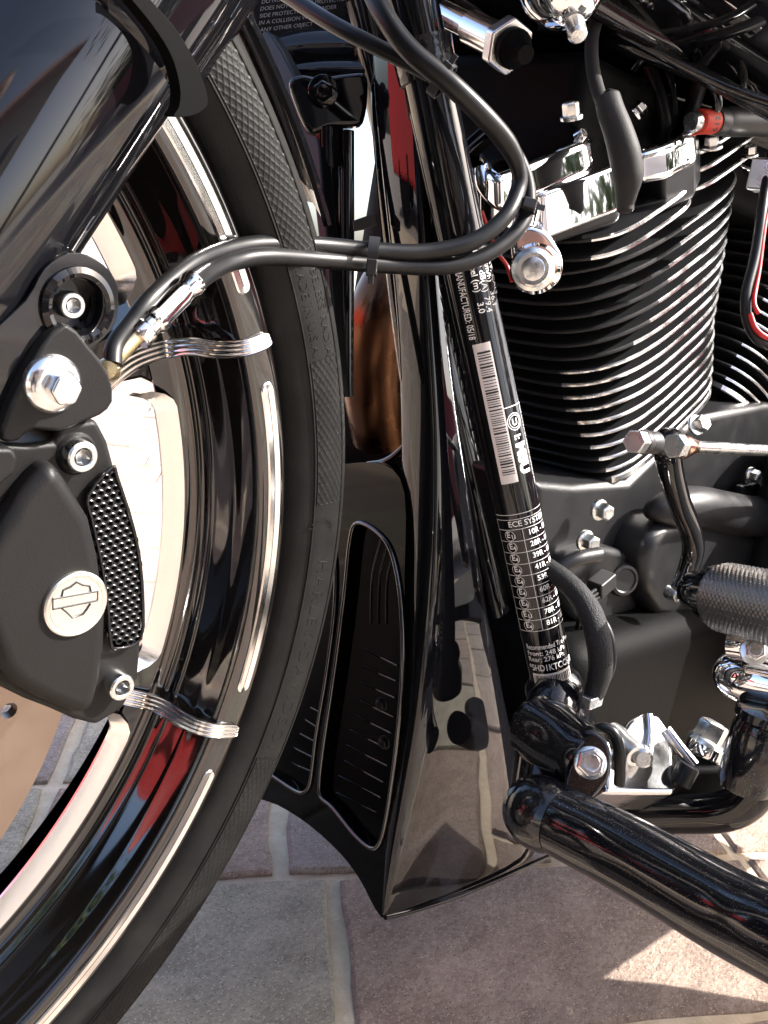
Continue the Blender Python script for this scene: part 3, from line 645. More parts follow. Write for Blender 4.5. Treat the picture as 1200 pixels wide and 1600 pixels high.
# ------------------------------------------------------------------ behind the fork: horn bracket, tubes, exhaust
hb = P_('horn_bracket', D(515, 150, .50))
hpl = (D(515, 150, .49), D(515, 150, .49) - Vector(CAM) + Vector((0, .05, -.1)))
plate('bracket_plate', [(452, 128), (470, 116), (500, 120), (545, 114), (572, 116), (575, 150), (570, 185), (560, 196), (520, 198), (492, 208), (478, 200), (462, 165)], 0, .012, GLOSS, hb, plane=hpl, bevel=.004, k=4, seg=3)
bolt('bracket_bolt', D(505, 142, .487), Vector(CAM) - D(505, 142, .487), .0052, .007, GLOSS, hb, 'hex', 1.5)
tube('stay_tube', [D(513, 200, .50), D(514, 262, .505)], .0078, GLOSS, hb, 24, 2)
tube('stay_tube', [D(515, 262, .506), D(517, 400, .515), D(525, 600, .535)], .0062, GLOSS, hb, 24, 4)
tube('stay_tube', [D(541, 205, .53), D(541, 420, .54), D(540, 620, .55)], .0045, GLOSS, hb, 20, 4)
plate('stay_clip', [(551, 345), (588, 332), (590, 352), (575, 358), (552, 362)], 0, .004, PLAST, hb, plane=(D(570, 350, .48), ray(570, 350)), bevel=.0008)
ex = P_('exhaust_header', D(595, 560, .62))
tube('pipe', [D(700, 395, .62), D(640, 420, .60), D(598, 490, .585), D(585, 580, .60), D(600, 680, .63)], .021, BLUED, ex, 40, 8)
tube('heat_ring', [D(604, 452, .572), D(585, 462, .574), D(568, 490, .578), D(562, 540, .582)], .004, CHROME, ex, 16, 8)
rad = P_('lower_cowl', D(500, 900, .70))
plate('cowl_panel', [(430, 640), (540, 600), (560, 620), (640, 650), (700, 800), (700, 1300), (600, 1320), (420, 1220), (380, 1000)], 0, .02, MATTE, rad, plane=(D(520, 900, .70), Vector((1, .1, .1))), bevel=.002)
# warning label panel and fairing underside, top
fl = P_('fairing_lower', D(470, 30, .56))
fpl2 = (D(440, 30, .56), D(440, 30, .56) - Vector(CAM) + Vector((.0, .0, -.12)))
plate('label_panel', [(380, -60), (640, -60), (640, 60), (600, 90), (560, 62), (420, 68), (400, 60)], 0, .01, SATIN, fl, plane=fpl2, bevel=.002)
tube('glossy_lip', [D(412, 96, .57), D(480, 84, .565), D(560, 82, .56), D(650, 96, .55)], [.0125, .0135, .0125, .011], GLOSS, fl, 36, 6)
tube('lower_lip', [D(440, 120, .56), D(500, 112, .555), D(580, 112, .55)], .006, GLOSS, fl, 24, 6)
plate('inner_edge', [(408, 60), (425, 55), (470, 140), (495, 205), (505, 300), (520, 470), (527, 600), (515, 600), (505, 430), (497, 370), (480, 260), (430, 140)], 0, .008, SATIN, fl, plane=(D(480, 260, .50), Vector((1, .0, -.1))), bevel=.0015, k=3)

def flat_text(name, s, px, u, v, size, plane, m, parent, lift=.0004, bold=.0, space=1.0):
    """print on a flat surface: px origin, u/v pixel directions of the writing"""
    vs, f = text_mesh(s, bold, 0, space); V = []
    for x, y, z in vs: V.append(on(px[0] + u[0] * x * size + v[0] * y * size, px[1] + u[1] * x * size + v[1] * y * size, plane[0] - Vector(plane[1]).normalized() * lift * (1 if Vector(plane[1]).dot(Vector(ray(600, 800))) > 0 else -1), plane[1]))
    return mk(name, V, f, m, parent, smooth=0)
u_, v_ = (.985, -.12), (.18, -1)
for i, (s, x, y) in enumerate([('DO NOT RIDE WITHOUT BODILY', 408, 6), ('DOES NOT PROVIDE PROTECTION', 406, 17), ('SIDE PROTECTION FOR RIDER', 405, 28), ('IN A COLLISION WITH A', 404, 39), ('ANY OTHER OBJECT', 406, 50)]):
    flat_text('label_text', s, (x, y), u_, v_, 9.0, fpl2, GREYINK, fl)

# ------------------------------------------------------------------ print on the downtube
vdir = (Vector(CAM) - dA); vdir = (vdir - dax * vdir.dot(dax)).normalized(); cdir2 = dax.cross(vdir)
if cdir2.dot(Vector(MR[0])) < 0: cdir2 = -cdir2
def tubept(s, w, lift=.00012):
    """s metres down the tube from dA, w metres round it from the line facing the camera"""
    a = w / DR; return dA + dax * s + (vdir * math.cos(a) + cdir2 * math.sin(a)) * (DR + lift)
def s_of(py, w=0):
    lo, hi = -.1, .4
    for _ in range(40):
        mid = (lo + hi) / 2; p = np.array(tubept(mid, w)); q = MR @ (p - CAM); y = 800 - F * q[1] / -q[2]
        if y < py: lo = mid
        else: hi = mid
    return lo
def tube_print(name, polys, m, lift=.00012, parent=None):
    """polys: (verts [(w,s)], faces)"""
    bm = bmesh.new()
    for vs, fs in polys:
        bv = [bm.verts.new((a, b, 0)) for a, b in vs]
        for f in fs:
            try: bm.faces.new([bv[i] for i in f])
            except ValueError: pass
    for k in range(-24, 25):
        g = bm.verts[:] + bm.edges[:] + bm.faces[:]; bmesh.ops.bisect_plane(bm, geom=g, plane_co=(k * .0013, 0, 0), plane_no=(1, 0, 0))
    bm.verts.index_update(); V = [tubept(v.co.y, v.co.x, lift) for v in bm.verts]; Fc = [[v.index for v in f.verts] for f in bm.faces]; bm.free()
    return mk(name, V, Fc, m, parent or dt, smooth=0)
def quad(w0, s0, w1, s1): return ([(w0, s0), (w1, s0), (w1, s1), (w0, s1)], [(0, 1, 2, 3)])
def ttext(s, w, sp, size, along=False, bold=0, space=1.0, fit=None):
    vs, f = text_mesh(s, bold, 0, space)
    if fit: k = fit / (max(a[0] for a in vs) * size); vs = [(x * k, y, z) for x, y, z in vs]
    if along: return ([(w + y * size, sp + x * size) for x, y, z in vs], f)      # reads downwards along the tube
    return ([(w + x * size, sp - y * size) for x, y, z in vs], f)
def tring(w, s, r, t):
    n = 28; V = []
    for i in range(n):
        a = 2 * math.pi * i / n
        for rr in (r, r - t): V.append((w + rr * math.cos(a), s + rr * math.sin(a)))
    return (V, [(2 * i, 2 * i + 1, 2 * ((i + 1) % n) + 1, 2 * ((i + 1) % n)) for i in range(n)])
px = .00031
# upper block, written along the tube
s1 = s_of(405)
tube_print('approval_text', [ttext('DATE MANUFACTURED: 05/18', -.0062, s_of(388), .0050, True, .012, 1.0, s_of(528) - s_of(388)),
    ttext('-accel (m)', .0012, s_of(400), .0044, True, .01), ttext('pq(i) dB(A)', .0052, s_of(395), .0044, True, .01), ttext('e (km/h)', .0092, s_of(398), .0044, True, .01), ttext('NAT. CAL.', .0130, s_of(400), .0044, True, .01),
    ttext('3.0', .0012, s_of(474), .0044, True, .012), ttext('79.4', .0052, s_of(468), .0044, True, .012), ttext('36.1', .0092, s_of(462), .0044, True, .012), ttext('3', .0130, s_of(462), .0044, True, .012)], WHITEINK)
b0, b1 = s_of(536), s_of(755)
bw0, bw1 = -.0052, .0036
bc = tube_print('barcode_label', [quad(bw0, b0, bw1, b1)], LABEL)
bars = []; s = b0 + .004
while s < b1 - .004:
    w = random.choice((.0004, .0004, .0007, .001)); bars.append(quad(bw0 + .0016, s, bw1 - .0008, min(s + w, b1 - .003))); s += w + random.choice((.0005, .0007, .0011))
tube_print('barcode_bars', bars, INK, .00022)
sv = s_of(640, .008)
tube_print('maker_mark', [quad(.0036, s_of(636, .006), .0165, s_of(636, .006) + .0004), tring(.0082, sv + .006, .0044, .0004), tring(.0082, sv + .006, .0033, .0003), ttext('U', .0064, sv + .0078, .0048, False, .02), ttext('I:', .0062, sv + .0125, .0058, True, .03), ttext('MSU', .0062, sv + .0168, .0082, True, .06, 1.0),
    ttext('MADE IN U.S.A. BY MOTOR COMPANY INC.', .0152, sv - .002, .0022, True, .0)], WHITEINK)
# approval table
t0 = s_of(803, -.004); tl, tr_, tm = -.0138, .0200, .0004; rowh = (s_of(985, 0) - s_of(826, 0)) / 9; h0 = s_of(826, 0); t0 = h0 - rowh * .85; lw = .00026
pl = [quad(tl, t0, tr_, t0 + lw), quad(tl, t0 - .0026, tr_, t0 - .0026 + lw), quad(tl, t0, tl + lw, h0 + rowh * 9), quad(tm, h0, tm + lw, h0 + rowh * 9), ttext('ECE SYSTEM APPROVALS', -.0062, h0 - .0014, .0042, False, .012, 1.0)]
for i, (a, b) in enumerate([('E11', '10R - 0602'), ('E4', '28R - 0094'), ('E4', '39R - 0084'), ('E4', '41R - 0463'), ('E4', '53R - 0022'), ('E4', '60R - 0023'), ('E4', '62R - 0039'), ('E11', '78R - 0329'), ('E4', '81R - 0069')]):
    s = h0 + rowh * i; pl += [quad(tl, s, tr_, s + lw), tring(-.0066, s + rowh * .53, rowh * .45, .00026), ttext('E', -.0084 if len(a) > 2 else -.0082, s + rowh * .68, .0044, False, .02), ttext(a[1:], -.0060, s + rowh * .76, .0030, False, .02), ttext(b, .0030, s + rowh * .66, .0040, False, .014)]
pl += [quad(tl, h0 + rowh * 9, tr_, h0 + rowh * 9 + lw)]
tube_print('approval_table', pl, WHITEINK)
l0 = s_of(1014, 0)
tube_print('tyre_pressure_text', [ttext('Recommended Tire Pressure', -.0112, l0, .0040, False, .01, 1.0, .032), ttext('Front: 248 kPa', -.0112, l0 + .0036, .0038, False, .01), ttext('Rear: 276 kPa', -.0112, l0 + .0070, .0038, False, .01), ttext('*5HD1KTCC5JB', -.0118, l0 + .0124, .0050, False, .014, 1.0, .027)], WHITEINK)
tube_print('barcode_label', [quad(-.0105, l0 + .0142, .0122, l0 + .0205)], LABEL)
bars = []; w = -.0095
while w < .0110:
    a = random.choice((.0003, .0005, .0008)); bars.append(quad(w, l0 + .0154, w + a, l0 + .0200)); w += a + random.choice((.0003, .0005))
tube_print('barcode_bars', bars, INK, .00022)

# ------------------------------------------------------------------ engine guard, lower rail
eg = P_('engine_guard', D(1000, 1370, .40))
g0, g1, g2 = D(842, 1268, .440), D(985, 1338, .405), D(1130, 1420, .362)
tube('guard_bar', [D(828, 1262, .445), g0, D(900, 1295, .427), g1, g2, D(1230, 1470, .335), D(1400, 1560, .30)], [.0150, .0152, .0158, .0162, .0162, .0162, .0162], GLOSSD, eg, 48, 10)
gx = (g1 - g0).normalized(); lathe('end_flange', g0, gx, [(0, -.010), (.0125, -.010), (.0150, -.007), (.0168, -.003), (.0172, .003), (.0165, .008), (.0150, .012)], WELD, eg, 40)
rail = P_('footboard_bracket', D(1080, 1270, .50))
tube('bracket_bar', [D(905, 1268, .53), D(960, 1273, .52), D(1060, 1272, .50), D(1130, 1268, .485), D(1172, 1245, .475), D(1196, 1195, .468), D(1215, 1120, .46)], .0102, GLOSS, rail, 32, 10)
lathe('pivot_boss', D(1180, 1170, .45), (0, 0, 1), [(0, -.02), (.012, -.02), (.013, -.016), (.013, .010), (.0115, .014), (.0135, .016), (.0135, .020), (0, .022)], GLOSSD, rail, 36)
tube('drain_pipe', [D(930, 1225, .56), D(1030, 1258, .60), D(1120, 1245, .61)], .011, DARKIN, rail, 20, 5)

# ------------------------------------------------------------------ engine
eng = Vector((.5665, .0107, .4453)); rk_a = .4822; tw_a = .0531
A1 = Vector((-math.sin(rk_a), .0107, math.cos(rk_a))).normalized()
E1 = Vector((math.cos(tw_a), math.sin(tw_a), 0)); E1 = (E1 - A1 * E1.dot(A1)).normalized()
B1 = E1.cross(A1); B1 = B1 if B1.y < 0 else -B1
def sring(c, hx, hy, n=56, ex=2.93, E=E1, B=B1):
    out = []
    for i in range(n):
        a = 2 * math.pi * i / n; ca, sa = math.cos(a), math.sin(a)
        out.append(c + E * (math.copysign(abs(ca) ** (2 / ex), ca) * hx) + B * (math.copysign(abs(sa) ** (2 / ex), sa) * hy))
    return out
def fin(parent, c, A, E, B, hx, hy, th=.0020, ex=2.93, n=72, edge=None, cut=-.86):
    L = [(.0010, 0), (0, .0007), (0, th - .0007), (.0010, th)]; V, Fc, FM = [], [], []
    for s, h in L: V += sring(c + A * h, hx - s, hy - s, n, ex, E, B)
    for l in range(3):
        for i in range(n): Fc.append((l * n + i, l * n + (i + 1) % n, (l + 1) * n + (i + 1) % n, (l + 1) * n + i)); FM.append(1 if math.copysign(abs(math.cos(2 * math.pi * (i + .5) / n)) ** (2 / ex), math.cos(2 * math.pi * (i + .5) / n)) > cut else 0)
    Fc.append(list(range(n))); FM.append(0); Fc.append([3 * n + i for i in range(n)][::-1]); FM.append(0)
    return mk('fin', V, Fc, [POWDER, edge or FINEDGE], parent, smooth=30, fm=FM)
def core(name, parent, c, A, E, B, t0, t1, hx, hy, m=MATTE, ex=2.93, bevel=.002, t=1.0):
    n = 48; a, b = sring(c + A * t0, hx, hy, n, ex, E, B), sring(c + A * t1, hx * t, hy * t, n, ex, E, B)
    return mk(name, a + b, [list(range(n)), [n + i for i in range(n)][::-1]] + [(i, (i + 1) % n, n + (i + 1) % n, n + i) for i in range(n)], m, parent, bevel=bevel)
cyl = P_('front_cylinder', eng)
PIT = .0096
for i in range(0, 17):
    t = -.0725 + i * PIT; k = 1 + 1.79 * t; fin(cyl, eng + A1 * t, A1, E1, B1, .0917 * k, .061 * k, (.0050 if i == 0 else .0026), (4.6, 4.3, 4.0, 3.7, 3.4, 3.2)[i] if i < 6 else 2.93, cut=((-.9, -.9, -.93, -.95, -.96, -.97, -.97, -.97, -.97, -.97)[i] if i < 10 else (-.60, -.50, -.42, -.34, -.28, -.2, -.2)[i - 10]))
core('barrel', cyl, eng, A1, E1, B1, -.085, .09, .066, .040)
hd = P_('cylinder_head', eng + A1 * .10)
for i, (cx, hx) in enumerate(((-.045, .062), (-.045, .060))):
    fin(hd, eng + A1 * (.0917 + i * PIT) + E1 * cx, A1, E1, B1, hx, .071, .0026, 4.0)
for i in range(3):
    fin(hd, eng + A1 * (.0915 + i * .0105) + E1 * .060, A1, E1, B1, .050, .064, .0030, 6.0)
core('head_core', hd, eng, A1, E1, B1, .08, .118, .088, .052)

CR = eng - A1 * .235; A2 = Vector((math.sin(R_(24)), 0, math.cos(R_(24)))); E2 = Vector((A2.z, 0, -A2.x)); B2 = Vector((0, -1, 0))
c2 = CR + A2 * .235 + Vector((.03, .012, 0))
cyl2 = P_('rear_cylinder', c2)
for i in range(0, 20):
    t = -.0725 + i * PIT; k = 1 + 1.2 * t; fin(cyl2, c2 + A2 * t, A2, E2, B2, .088 * k, .061 * k, .0050 if i == 0 else .0022)
core('barrel', cyl2, c2, A2, E2, B2, -.085, .12, .066, .040)
bolt('base_nut', Y(1086, 665, -.045), (-.3, -1, .5), .0058, .010, ZINC, cyl2, 'hex', 1.3)

# rocker boxes
def apl(px, py, y): return (Y(px, py, y), A1)
rk = P_('rocker_box', Y(880, 280, -.05))
plo = apl(895, 285, -.060)
def rbox(name, pts, pl, h, m, parent, bevel=.004, seg=4, k=1, taper=1): 
    L = [on(a, b, *pl) for a, b in pts]
    if k > 1: L = smooth_path(L, k, True)
    return prism(name, L, -A1 * h, m, parent, bevel=bevel, seg=seg, taper=taper)
rbox('lower_rocker', [(835, 338), (966, 296), (968, 275), (930, 235), (800, 240), (740, 275), (760, 310)], apl(900, 322, -.058), .018, POWDER, rk, .004)
rbox('rocker_cover', [(834, 302), (850, 300), (950, 262), (962, 256), (960, 243), (925, 205), (870, 190), (790, 215), (745, 255), (752, 280)], apl(895, 281, -.061), .0225, CHROME, rk, .0060, 5, taper=1.07)
rbox('rocker_cap', [(760, 268), (775, 276), (905, 224), (921, 214), (918, 200), (880, 180), (800, 195), (748, 235)], apl(850, 246, -.056), .0165, CHROME, rk, .0040, 4, taper=1.06)
rbox('rocker_cover', [(996, 236), (1040, 226), (1082, 206), (1092, 190), (1076, 174), (1030, 166), (985, 185), (976, 215)], apl(1040, 222, -.056), .0190, CHROME, rk, .005, 5, taper=1.08)
rbox('lower_rocker', [(1000, 266), (1036, 272), (1084, 250), (1094, 228), (1075, 205), (1030, 195), (980, 215), (980, 250)], apl(1040, 270, -.056), .022, POWDER, rk, .003)
bolt('cover_bolt', Y(893, 186, -.048), A1, .0042, .008, ZINC, rk, 'hex', 1.35)
bolt('cover_bolt', Y(906, 212, -.054), (-.1, -1, .6), .0026, .003, CHROME, rk, 'socket')
bolt('cover_bolt', Y(990, 178, -.04), (.3, -.6, .8), .0040, .007, CHROME, rk, 'hex', 1.3)
bolt('head_bolt', Y(1112, 232, -.055), A1, .0042, .0075, ZINC, rk, 'hex', 1.5)
bolt('head_bolt', Y(1172, 244, -.05), A1, .0040, .0065, ZINC, rk, 'hex', 1.3)
tube('chrome_stay', [D(752, 262, .475), D(758, 288, .475), D(778, 312, .475), D(812, 326, .475)], [.0035, .0045, .0045, .0040], CHROME, rk, 16, 8)

# spark plug boot
bt = P_('spark_plug_boot', D(965, 200, .455))
tube('lead', [D(935, 20, .49), D(925, 60, .48), D(926, 105, .472), D(937, 150, .462), D(948, 170, .458)], mm(11, .46), BOOT, bt, 16, 6)
tube('boot', [D(947, 150, .460), D(949, 153, .460), D(955, 175, .459), D(966, 205, .459), D(976, 240, .460), D(981, 275, .463), D(979, 300, .467), D(977, 318, .470), D(977, 328, .471), D(977, 331, .471)], [mm(6, .46), mm(20, .46), mm(21.5, .46), mm(23, .46), mm(25, .46), mm(24, .46), mm(18, .46), mm(14, .46), mm(14, .46), mm(8, .46)], BOOT, bt, 28, 5)
# chrome engine mount below the rocker
em = P_('engine_mount', D(838, 420, .46))
emp = (D(838, 420, .465), (D(838, 420, .465) - Vector(CAM)) + Vector((.05, .1, 0)))
plate('mount_plate', [(800, 372), (822, 352), (850, 358), (868, 378), (880, 405), (876, 436), (856, 454), (826, 452), (806, 432), (800, 402)], None, .010, CHROME, em, plane=emp, bevel=.003, k=4, seg=3)
max_ = (Vector(CAM) - D(835, 422, .455) + Vector((-.08, -.05, .02))).normalized()
wsh = lathe('washer', D(836, 420, .461), max_, [(0, .0035), (.0105, .0035), (.0120, .0020), (.0120, -.003)], CHROME, em, 40)
lathe('bolt_head', D(833, 421, .458), max_, [(.0100, -.001), (.0102, .0012), (.0085, .0022), (.0082, .0062), (.0074, .0068), (.0055, .0066), (.0052, .0068), (0, .0068)], ZINC, em, 40)
tube('mount_arm', [D(815, 365, .47), D(830, 330, .475), D(860, 320, .49)], .006, CHROME, em, 16, 6)

# crankcase and covers
cc = P_('crankcase', Y(1000, 900, -.07))
plate('case_wall', [(838, 752), (900, 758), (985, 752), (1090, 652), (1200, 630), (1330, 640), (1330, 1010), (1100, 990), (930, 985), (845, 960)], -.040, .14, POWDER, cc, bevel=.006, seg=3)
box('bottom_case', (.68, 0, .19), (.42, .17, .14), MATTE, cc, bevel=.02, seg=3)
plate('gear_cover', [(1012, 880), (1022, 845), (1045, 822), (1090, 815), (1180, 830), (1330, 840), (1330, 1010), (1180, 990), (1100, 975), (1030, 965), (1010, 930)], -.068, .05, POWDER, cc, bevel=.010, seg=4)
tube('cover_rib', [Y(1012, 800, -.050), Y(1024, 797, -.056), Y(1050, 793, -.061), Y(1090, 792, -.064), Y(1160, 805, -.064), Y(1330, 826, -.064)], [.003, .009, .013, .015, .016, .017], POWDER, cc, 28, 6)
plate('bearing_housing', [(880, 890), (900, 866), (940, 856), (985, 866), (1005, 900), (1000, 945), (975, 975), (930, 985), (895, 965), (880, 930)], -.052, .03, POWDER, cc, bevel=.006, k=4, seg=3)
lathe('sensor_boss', Y(972, 905, -.054), (-.5, -1, .1), [(0, .003), (.0075, .003), (.0085, .004), (.0105, .0035), (.0118, .001), (.0118, -.004), (.0150, -.006), (.0160, -.02)], POWDER, cc, 36)
for q in ((935, 796), (913, 844)): bolt('case_bolt', Y(*q, -.052), (-.25, -1, .05), .0053, .0095, ZINC, cc, 'hex', 1.3, rot=10)
bolt('case_bolt', Y(1172, 742, -.052), (-.25, -1, .05), .0050, .009, ZINC, cc, 'hex', 1.3, rot=0)
bolt('cover_screw', Y(1047, 926, -.078), (-.2, -1, .05), .0048, .0075, ZINC, cc, 'socket')
plate('bolt_plate', [(1160, 760), (1230, 745), (1240, 800), (1160, 790)], -.050, .006, ZINC, cc, bevel=.001)
box('sensor_plug', Y(940, 912, -.062), (.017, .012, .011), PLAST, cc, ((.9, 0, .4), (0, 1, 0), (-.4, 0, .9)), .0015)
for dx in (0, 7, 14): tube('sensor_wire', [Y(930 + dx * .4, 922 + dx * .8, -.066), Y(918 + dx * .5, 932 + dx * .8, -.068), Y(908 + dx, 950 + dx, -.066), Y(900 + dx, 990 + dx, -.05)], .0013, RUBBER, cc, 8, 6)
loom = P_('wiring_loom', D(930, 980, .48))
tube('braided_sleeve', [D(852, 885, .50), D(880, 905, .492), D(905, 930, .485), D(924, 962, .48), D(936, 1005, .478), D(938, 1045, .48), D(930, 1078, .484), D(925, 1090, .486)], [mm(16, .49), mm(17, .485), mm(18, .48), mm(20, .48), mm(20, .48), mm(19, .48), mm(17, .48), mm(13, .48)], BRAID, loom, 24, 8)
tube('loom_hoop', [D(862, 905, .51), D(880, 885, .51), D(905, 872, .512), D(935, 866, .52)], mm(12, .5), POWDER, loom, 16, 6)
for dx, dd in ((12, .012), (24, .018)): tube('thin_cable', [D(868 + dx * .4, 905, .50 + dd), D(900 + dx * .6, 940, .49 + dd), D(926 + dx, 985, .485 + dd), D(932 + dx, 1040, .485 + dd), D(918 + dx * .5, 1092, .49 + dd)], .0022, RUBBER, loom, 10, 8)
box('loom_clip', D(925, 1095, .482), (.012, .006, .006), ZINC, loom, bevel=.0008)

# gear shift lever, rod and peg
sh = P_('shift_lever', Y(1060, 800, -.115))
LV = [(1042, 694), (1048, 735), (1062, 785), (1079, 828), (1083, 860), (1074, 892), (1060, 922)]
V, Fc = tube_geo([Y(a, b, -.116) for a, b in LV], [.0085, .0078, .0072, .0074, .0078, .0072, .0060], 20, 6)
V = [Vector((p.x, -.116 + (p.y + .116) * .8, p.z)) for p in V]
mk('lever_arm', V, Fc, GLOSS, sh, smooth=60)
lathe('lever_eye', Y(1042, 697, -.118), Vector((.25, -1, .05)), [(.0050, -.004), (.0088, -.004), (.0098, -.002), (.0098, .003), (.0088, .005), (.0050, .005), (.0050, -.004)], GLOSS, sh, 36)
ra, rb = Y(990, 690, -.127), Y(1300, 706, -.116); rx = (rb - ra).normalized()
def rp(px, py): return on(px, py, ra, Vector((0, 1, .0)))
bolt_ = prism('link_bolt', hexloop(ra, *basis(rx, (0, 0, 1))[1:], .0062, 20), rx * .007, ZINC, sh, bevel=.0008)
lathe('rubber_bush', ra + rx * .0075, rx, [(0, 0), (.0056, 0), (.0062, .003), (.0050, .006), (.0058, .009), (.0058, .014), (0, .014)], PLAST, sh, 24)
nut0 = Y(1052, 697, -.127); prism('link_nut', hexloop(nut0, *basis(rx, (0, 0, 1))[1:], .0068, 10), rx * .0075, ZINC, sh, bevel=.0008)
lathe('link_end', nut0 + rx * .0075, rx, [(.0062, 0), (.0066, .003), (.0055, .009), (.0042, .016), (.0032, .019), (0, .02)], mat('copper_plate', (.75, .42, .28), .2, 1), sh, 28)
tube('shift_rod', [nut0 + rx * .018, nut0 + rx * .30], .0034, ZINC, sh, 20, 2)

pg = P_('foot_peg', D(1150, 940, .44))
pa, pb = D(1084, 922, .472), D(1215, 952, .415); pxs = (pb - pa).normalized()
lathe('peg_shaft', pa, pxs, [(0, -.002), (.0085, -.002), (.0095, .000), (.0095, .012), (.0090, .013), (.0090, .0145), (.0118, .0150), (.0142, .0165), (.0148, .0235), (0, .024)], GLOSSD, pg, 40)
def knurl(o0, ax, r, L, pitch=.0029):
    ax, n, b = basis(ax, (0, 0, 1)); nu = int(2 * math.pi * r / pitch) * 5; nv = int(L / pitch * 5); V, Fc = [], []; nd = nu // 5
    for j in range(nv + 1):
        h = L * j / nv; edge = min(h, L - h); rr0 = r - max(0, .0014 - edge)
        for i in range(nu):
            u = i / 5; v = j / 5; f1 = abs(((u + v) / 1) % 1 - .5) * 2; f2 = abs(((u - v) / 1) % 1 - .5) * 2
            hgt = min(f1, f2) ** .8; a = 2 * math.pi * i / nu; rr = rr0 + (hgt - .6) * .0008
            V.append(o0 + ax * h + (n * math.cos(a) + b * math.sin(a)) * rr)
    for j in range(nv):
        for i in range(nu): Fc.append((j * nu + i, j * nu + (i + 1) % nu, (j + 1) * nu + (i + 1) % nu, (j + 1) * nu + i))
    Fc.append(list(range(nu))); Fc.append([nv * nu + i for i in range(nu)])
    return mk('knurled_grip', V, Fc, mat('knurl_dark_steel', (.24, .235, .23), .33, 1), pg, smooth=60)
knurl(pa + pxs * .0235, pxs, .0164, .062)
tube('peg_bracket', [D(1142, 1006, .445), D(1180, 1012, .438), D(1300, 1040, .42)], .0068, CHROME, pg, 24, 5)
bolt('peg_bolt', D(1178, 1018, .430), Vector(CAM) - D(1178, 1018, .43) + Vector((.12, 0, .02)), .0046, .007, ZINC, pg, 'hex', 1.35)
tube('peg_clevis', [D(1140, 1050, .47), D(1170, 1060, .46), D(1300, 1085, .44)], [.010, .0125, .0125], CHROME, pg, 24, 5)
tube('peg_clevis', [D(1160, 1100, .475), D(1190, 1090, .47), D(1300, 1120, .45)], .009, GLOSS, pg, 24, 5)

# chrome bracket behind the guard end
vb = P_('chrome_engine_bracket', D(1050, 1180, .50))
vpl = (D(1050, 1180, .505), (D(1050, 1180, .5) - Vector(CAM)) + Vector((.1, .1, .25)))
CAST = mat('polished_casting', (.74, .74, .75), .13, 1, rvar=.05, bump=(160, .12, 2))
vn = Vector((-.35, -.55, .75)).normalized(); vpl = (D(1010, 1160, .492), vn)
plate('bracket_body', [(942, 1240), (948, 1178), (984, 1126), (1003, 1112), (1030, 1115), (1047, 1140), (1054, 1170), (1058, 1240)], None, .030, CAST, vb, plane=vpl, bevel=.003, seg=4, direction=-vn)
tube('bracket_rib', [on(a, b, *vpl) for a, b in ((1012, 1118), (1014, 1150), (1008, 1190))], .0030, CAST, vb, 14, 6)
tube('bracket_rib', [on(a, b, *vpl) for a, b in ((1040, 1140), (1064, 1172), (1084, 1196))], .0034, CAST, vb, 14, 6)
box('bracket_block', D(1066, 1216, .505), (.030, .020, .020), SATIN, vb, (Vector(MR[0]), Vector((0, 1, 0)), Vector((0, 0, 1))), .003)
lathe('clamp_body', D(1096, 1240, .520), up0, [(0, -.004), (.0146, -.004), (.0150, -.001), (.0150, .0165), (.0134, .0195), (.0105, .0205), (0, .0205)], CAST, vb, 48)
lathe('clamp_washer', D(1100, 1180, .510), up0, [(0, 0), (.0108, 0), (.0112, .001), (.0112, .0060), (.0106, .0068), (0, .0068)], CHROME, vb, 40)
up = Vector((-.25, -.35, 1)).normalized()
bolt('bracket_bolt', D(1101, 1162, .508), up0, .0080, .0125, ZINC, vb, 'hex', 1.2)
lathe('stud', D(962, 1150, .492), D(996, 1184, .475) - D(962, 1150, .492), [(0, -.004), (.0055, -.004), (.0062, 0), (.0062, .016), (.0055, .0185), (.0035, .0187), (.0032, .017), (0, .017)], ZINC, vb, 28)
lathe('stud', D(1000, 1176, .485), D(1008, 1190, .470) - D(1000, 1176, .485), [(0, 0), (.0048, 0), (.0048, .010), (.0035, .0112), (0, .0112)], ZINC, vb, 24)
lathe('spacer', D(1062, 1224, .486), up0, [(0, 0), (.0056, 0), (.0058, .0095), (.0052, .0105), (.0040, .0102), (0, .0102)], SATIN, vb, 28)
tube('vent_hose', [D(925, 1160, .465), D(938, 1138, .462), D(958, 1145, .46), D(968, 1175, .46), D(968, 1225, .465)], .0028, RUBBER, vb, 12, 8)

# top: ignition housing, fuel line, wiring
tp_ = P_('chrome_housing', D(880, 0, .42))
hx_ = (D(893, 40, .40) - D(870, -60, .43)).normalized()
lathe('housing_shell', D(872, -55, .43), hx_, [(.0180, -.02), (.0192, 0), (.0196, .008), (.0186, .0086), (.0186, .0094), (.0196, .0100), (.0190, .018), (.0165, .026), (.0120, .0325), (.006, .0358), (0, .0364)], CHROME, tp_, 48)
lathe('housing_nub', D(902, 52, .41), hx_, [(0, -.008), (.0042, -.008), (.0042, .001), (.003, .0025), (0, .0028)], ZINC, tp_, 20)
fu = P_('fork_lock_fitting', D(800, 70, .47))
f0, f1 = D(735, 42, .50), D(815, 82, .465); fx = (f1 - f0).normalized(); FL = (f1 - f0).length
lathe('bare_tube', f0, fx, [(.0065, -.05), (.0065, 0), (.0085, .002), (.0085, FL * .62), (.0105, FL * .66), (0, FL * .67)], POLISH, fu, 32)
prism('hex_collar', hexloop(f0 + fx * FL * .66, *basis(fx, (0, 0, 1))[1:], .0135, 15), fx * .0075, ZINC, fu, bevel=.0012)
lathe('end_cone', f0 + fx * (FL * .66 + .0075), fx, [(.0095, 0), (.0095, .004), (.0060, .008), (.0045, .014), (0, .014)], MATTE, fu, 28)
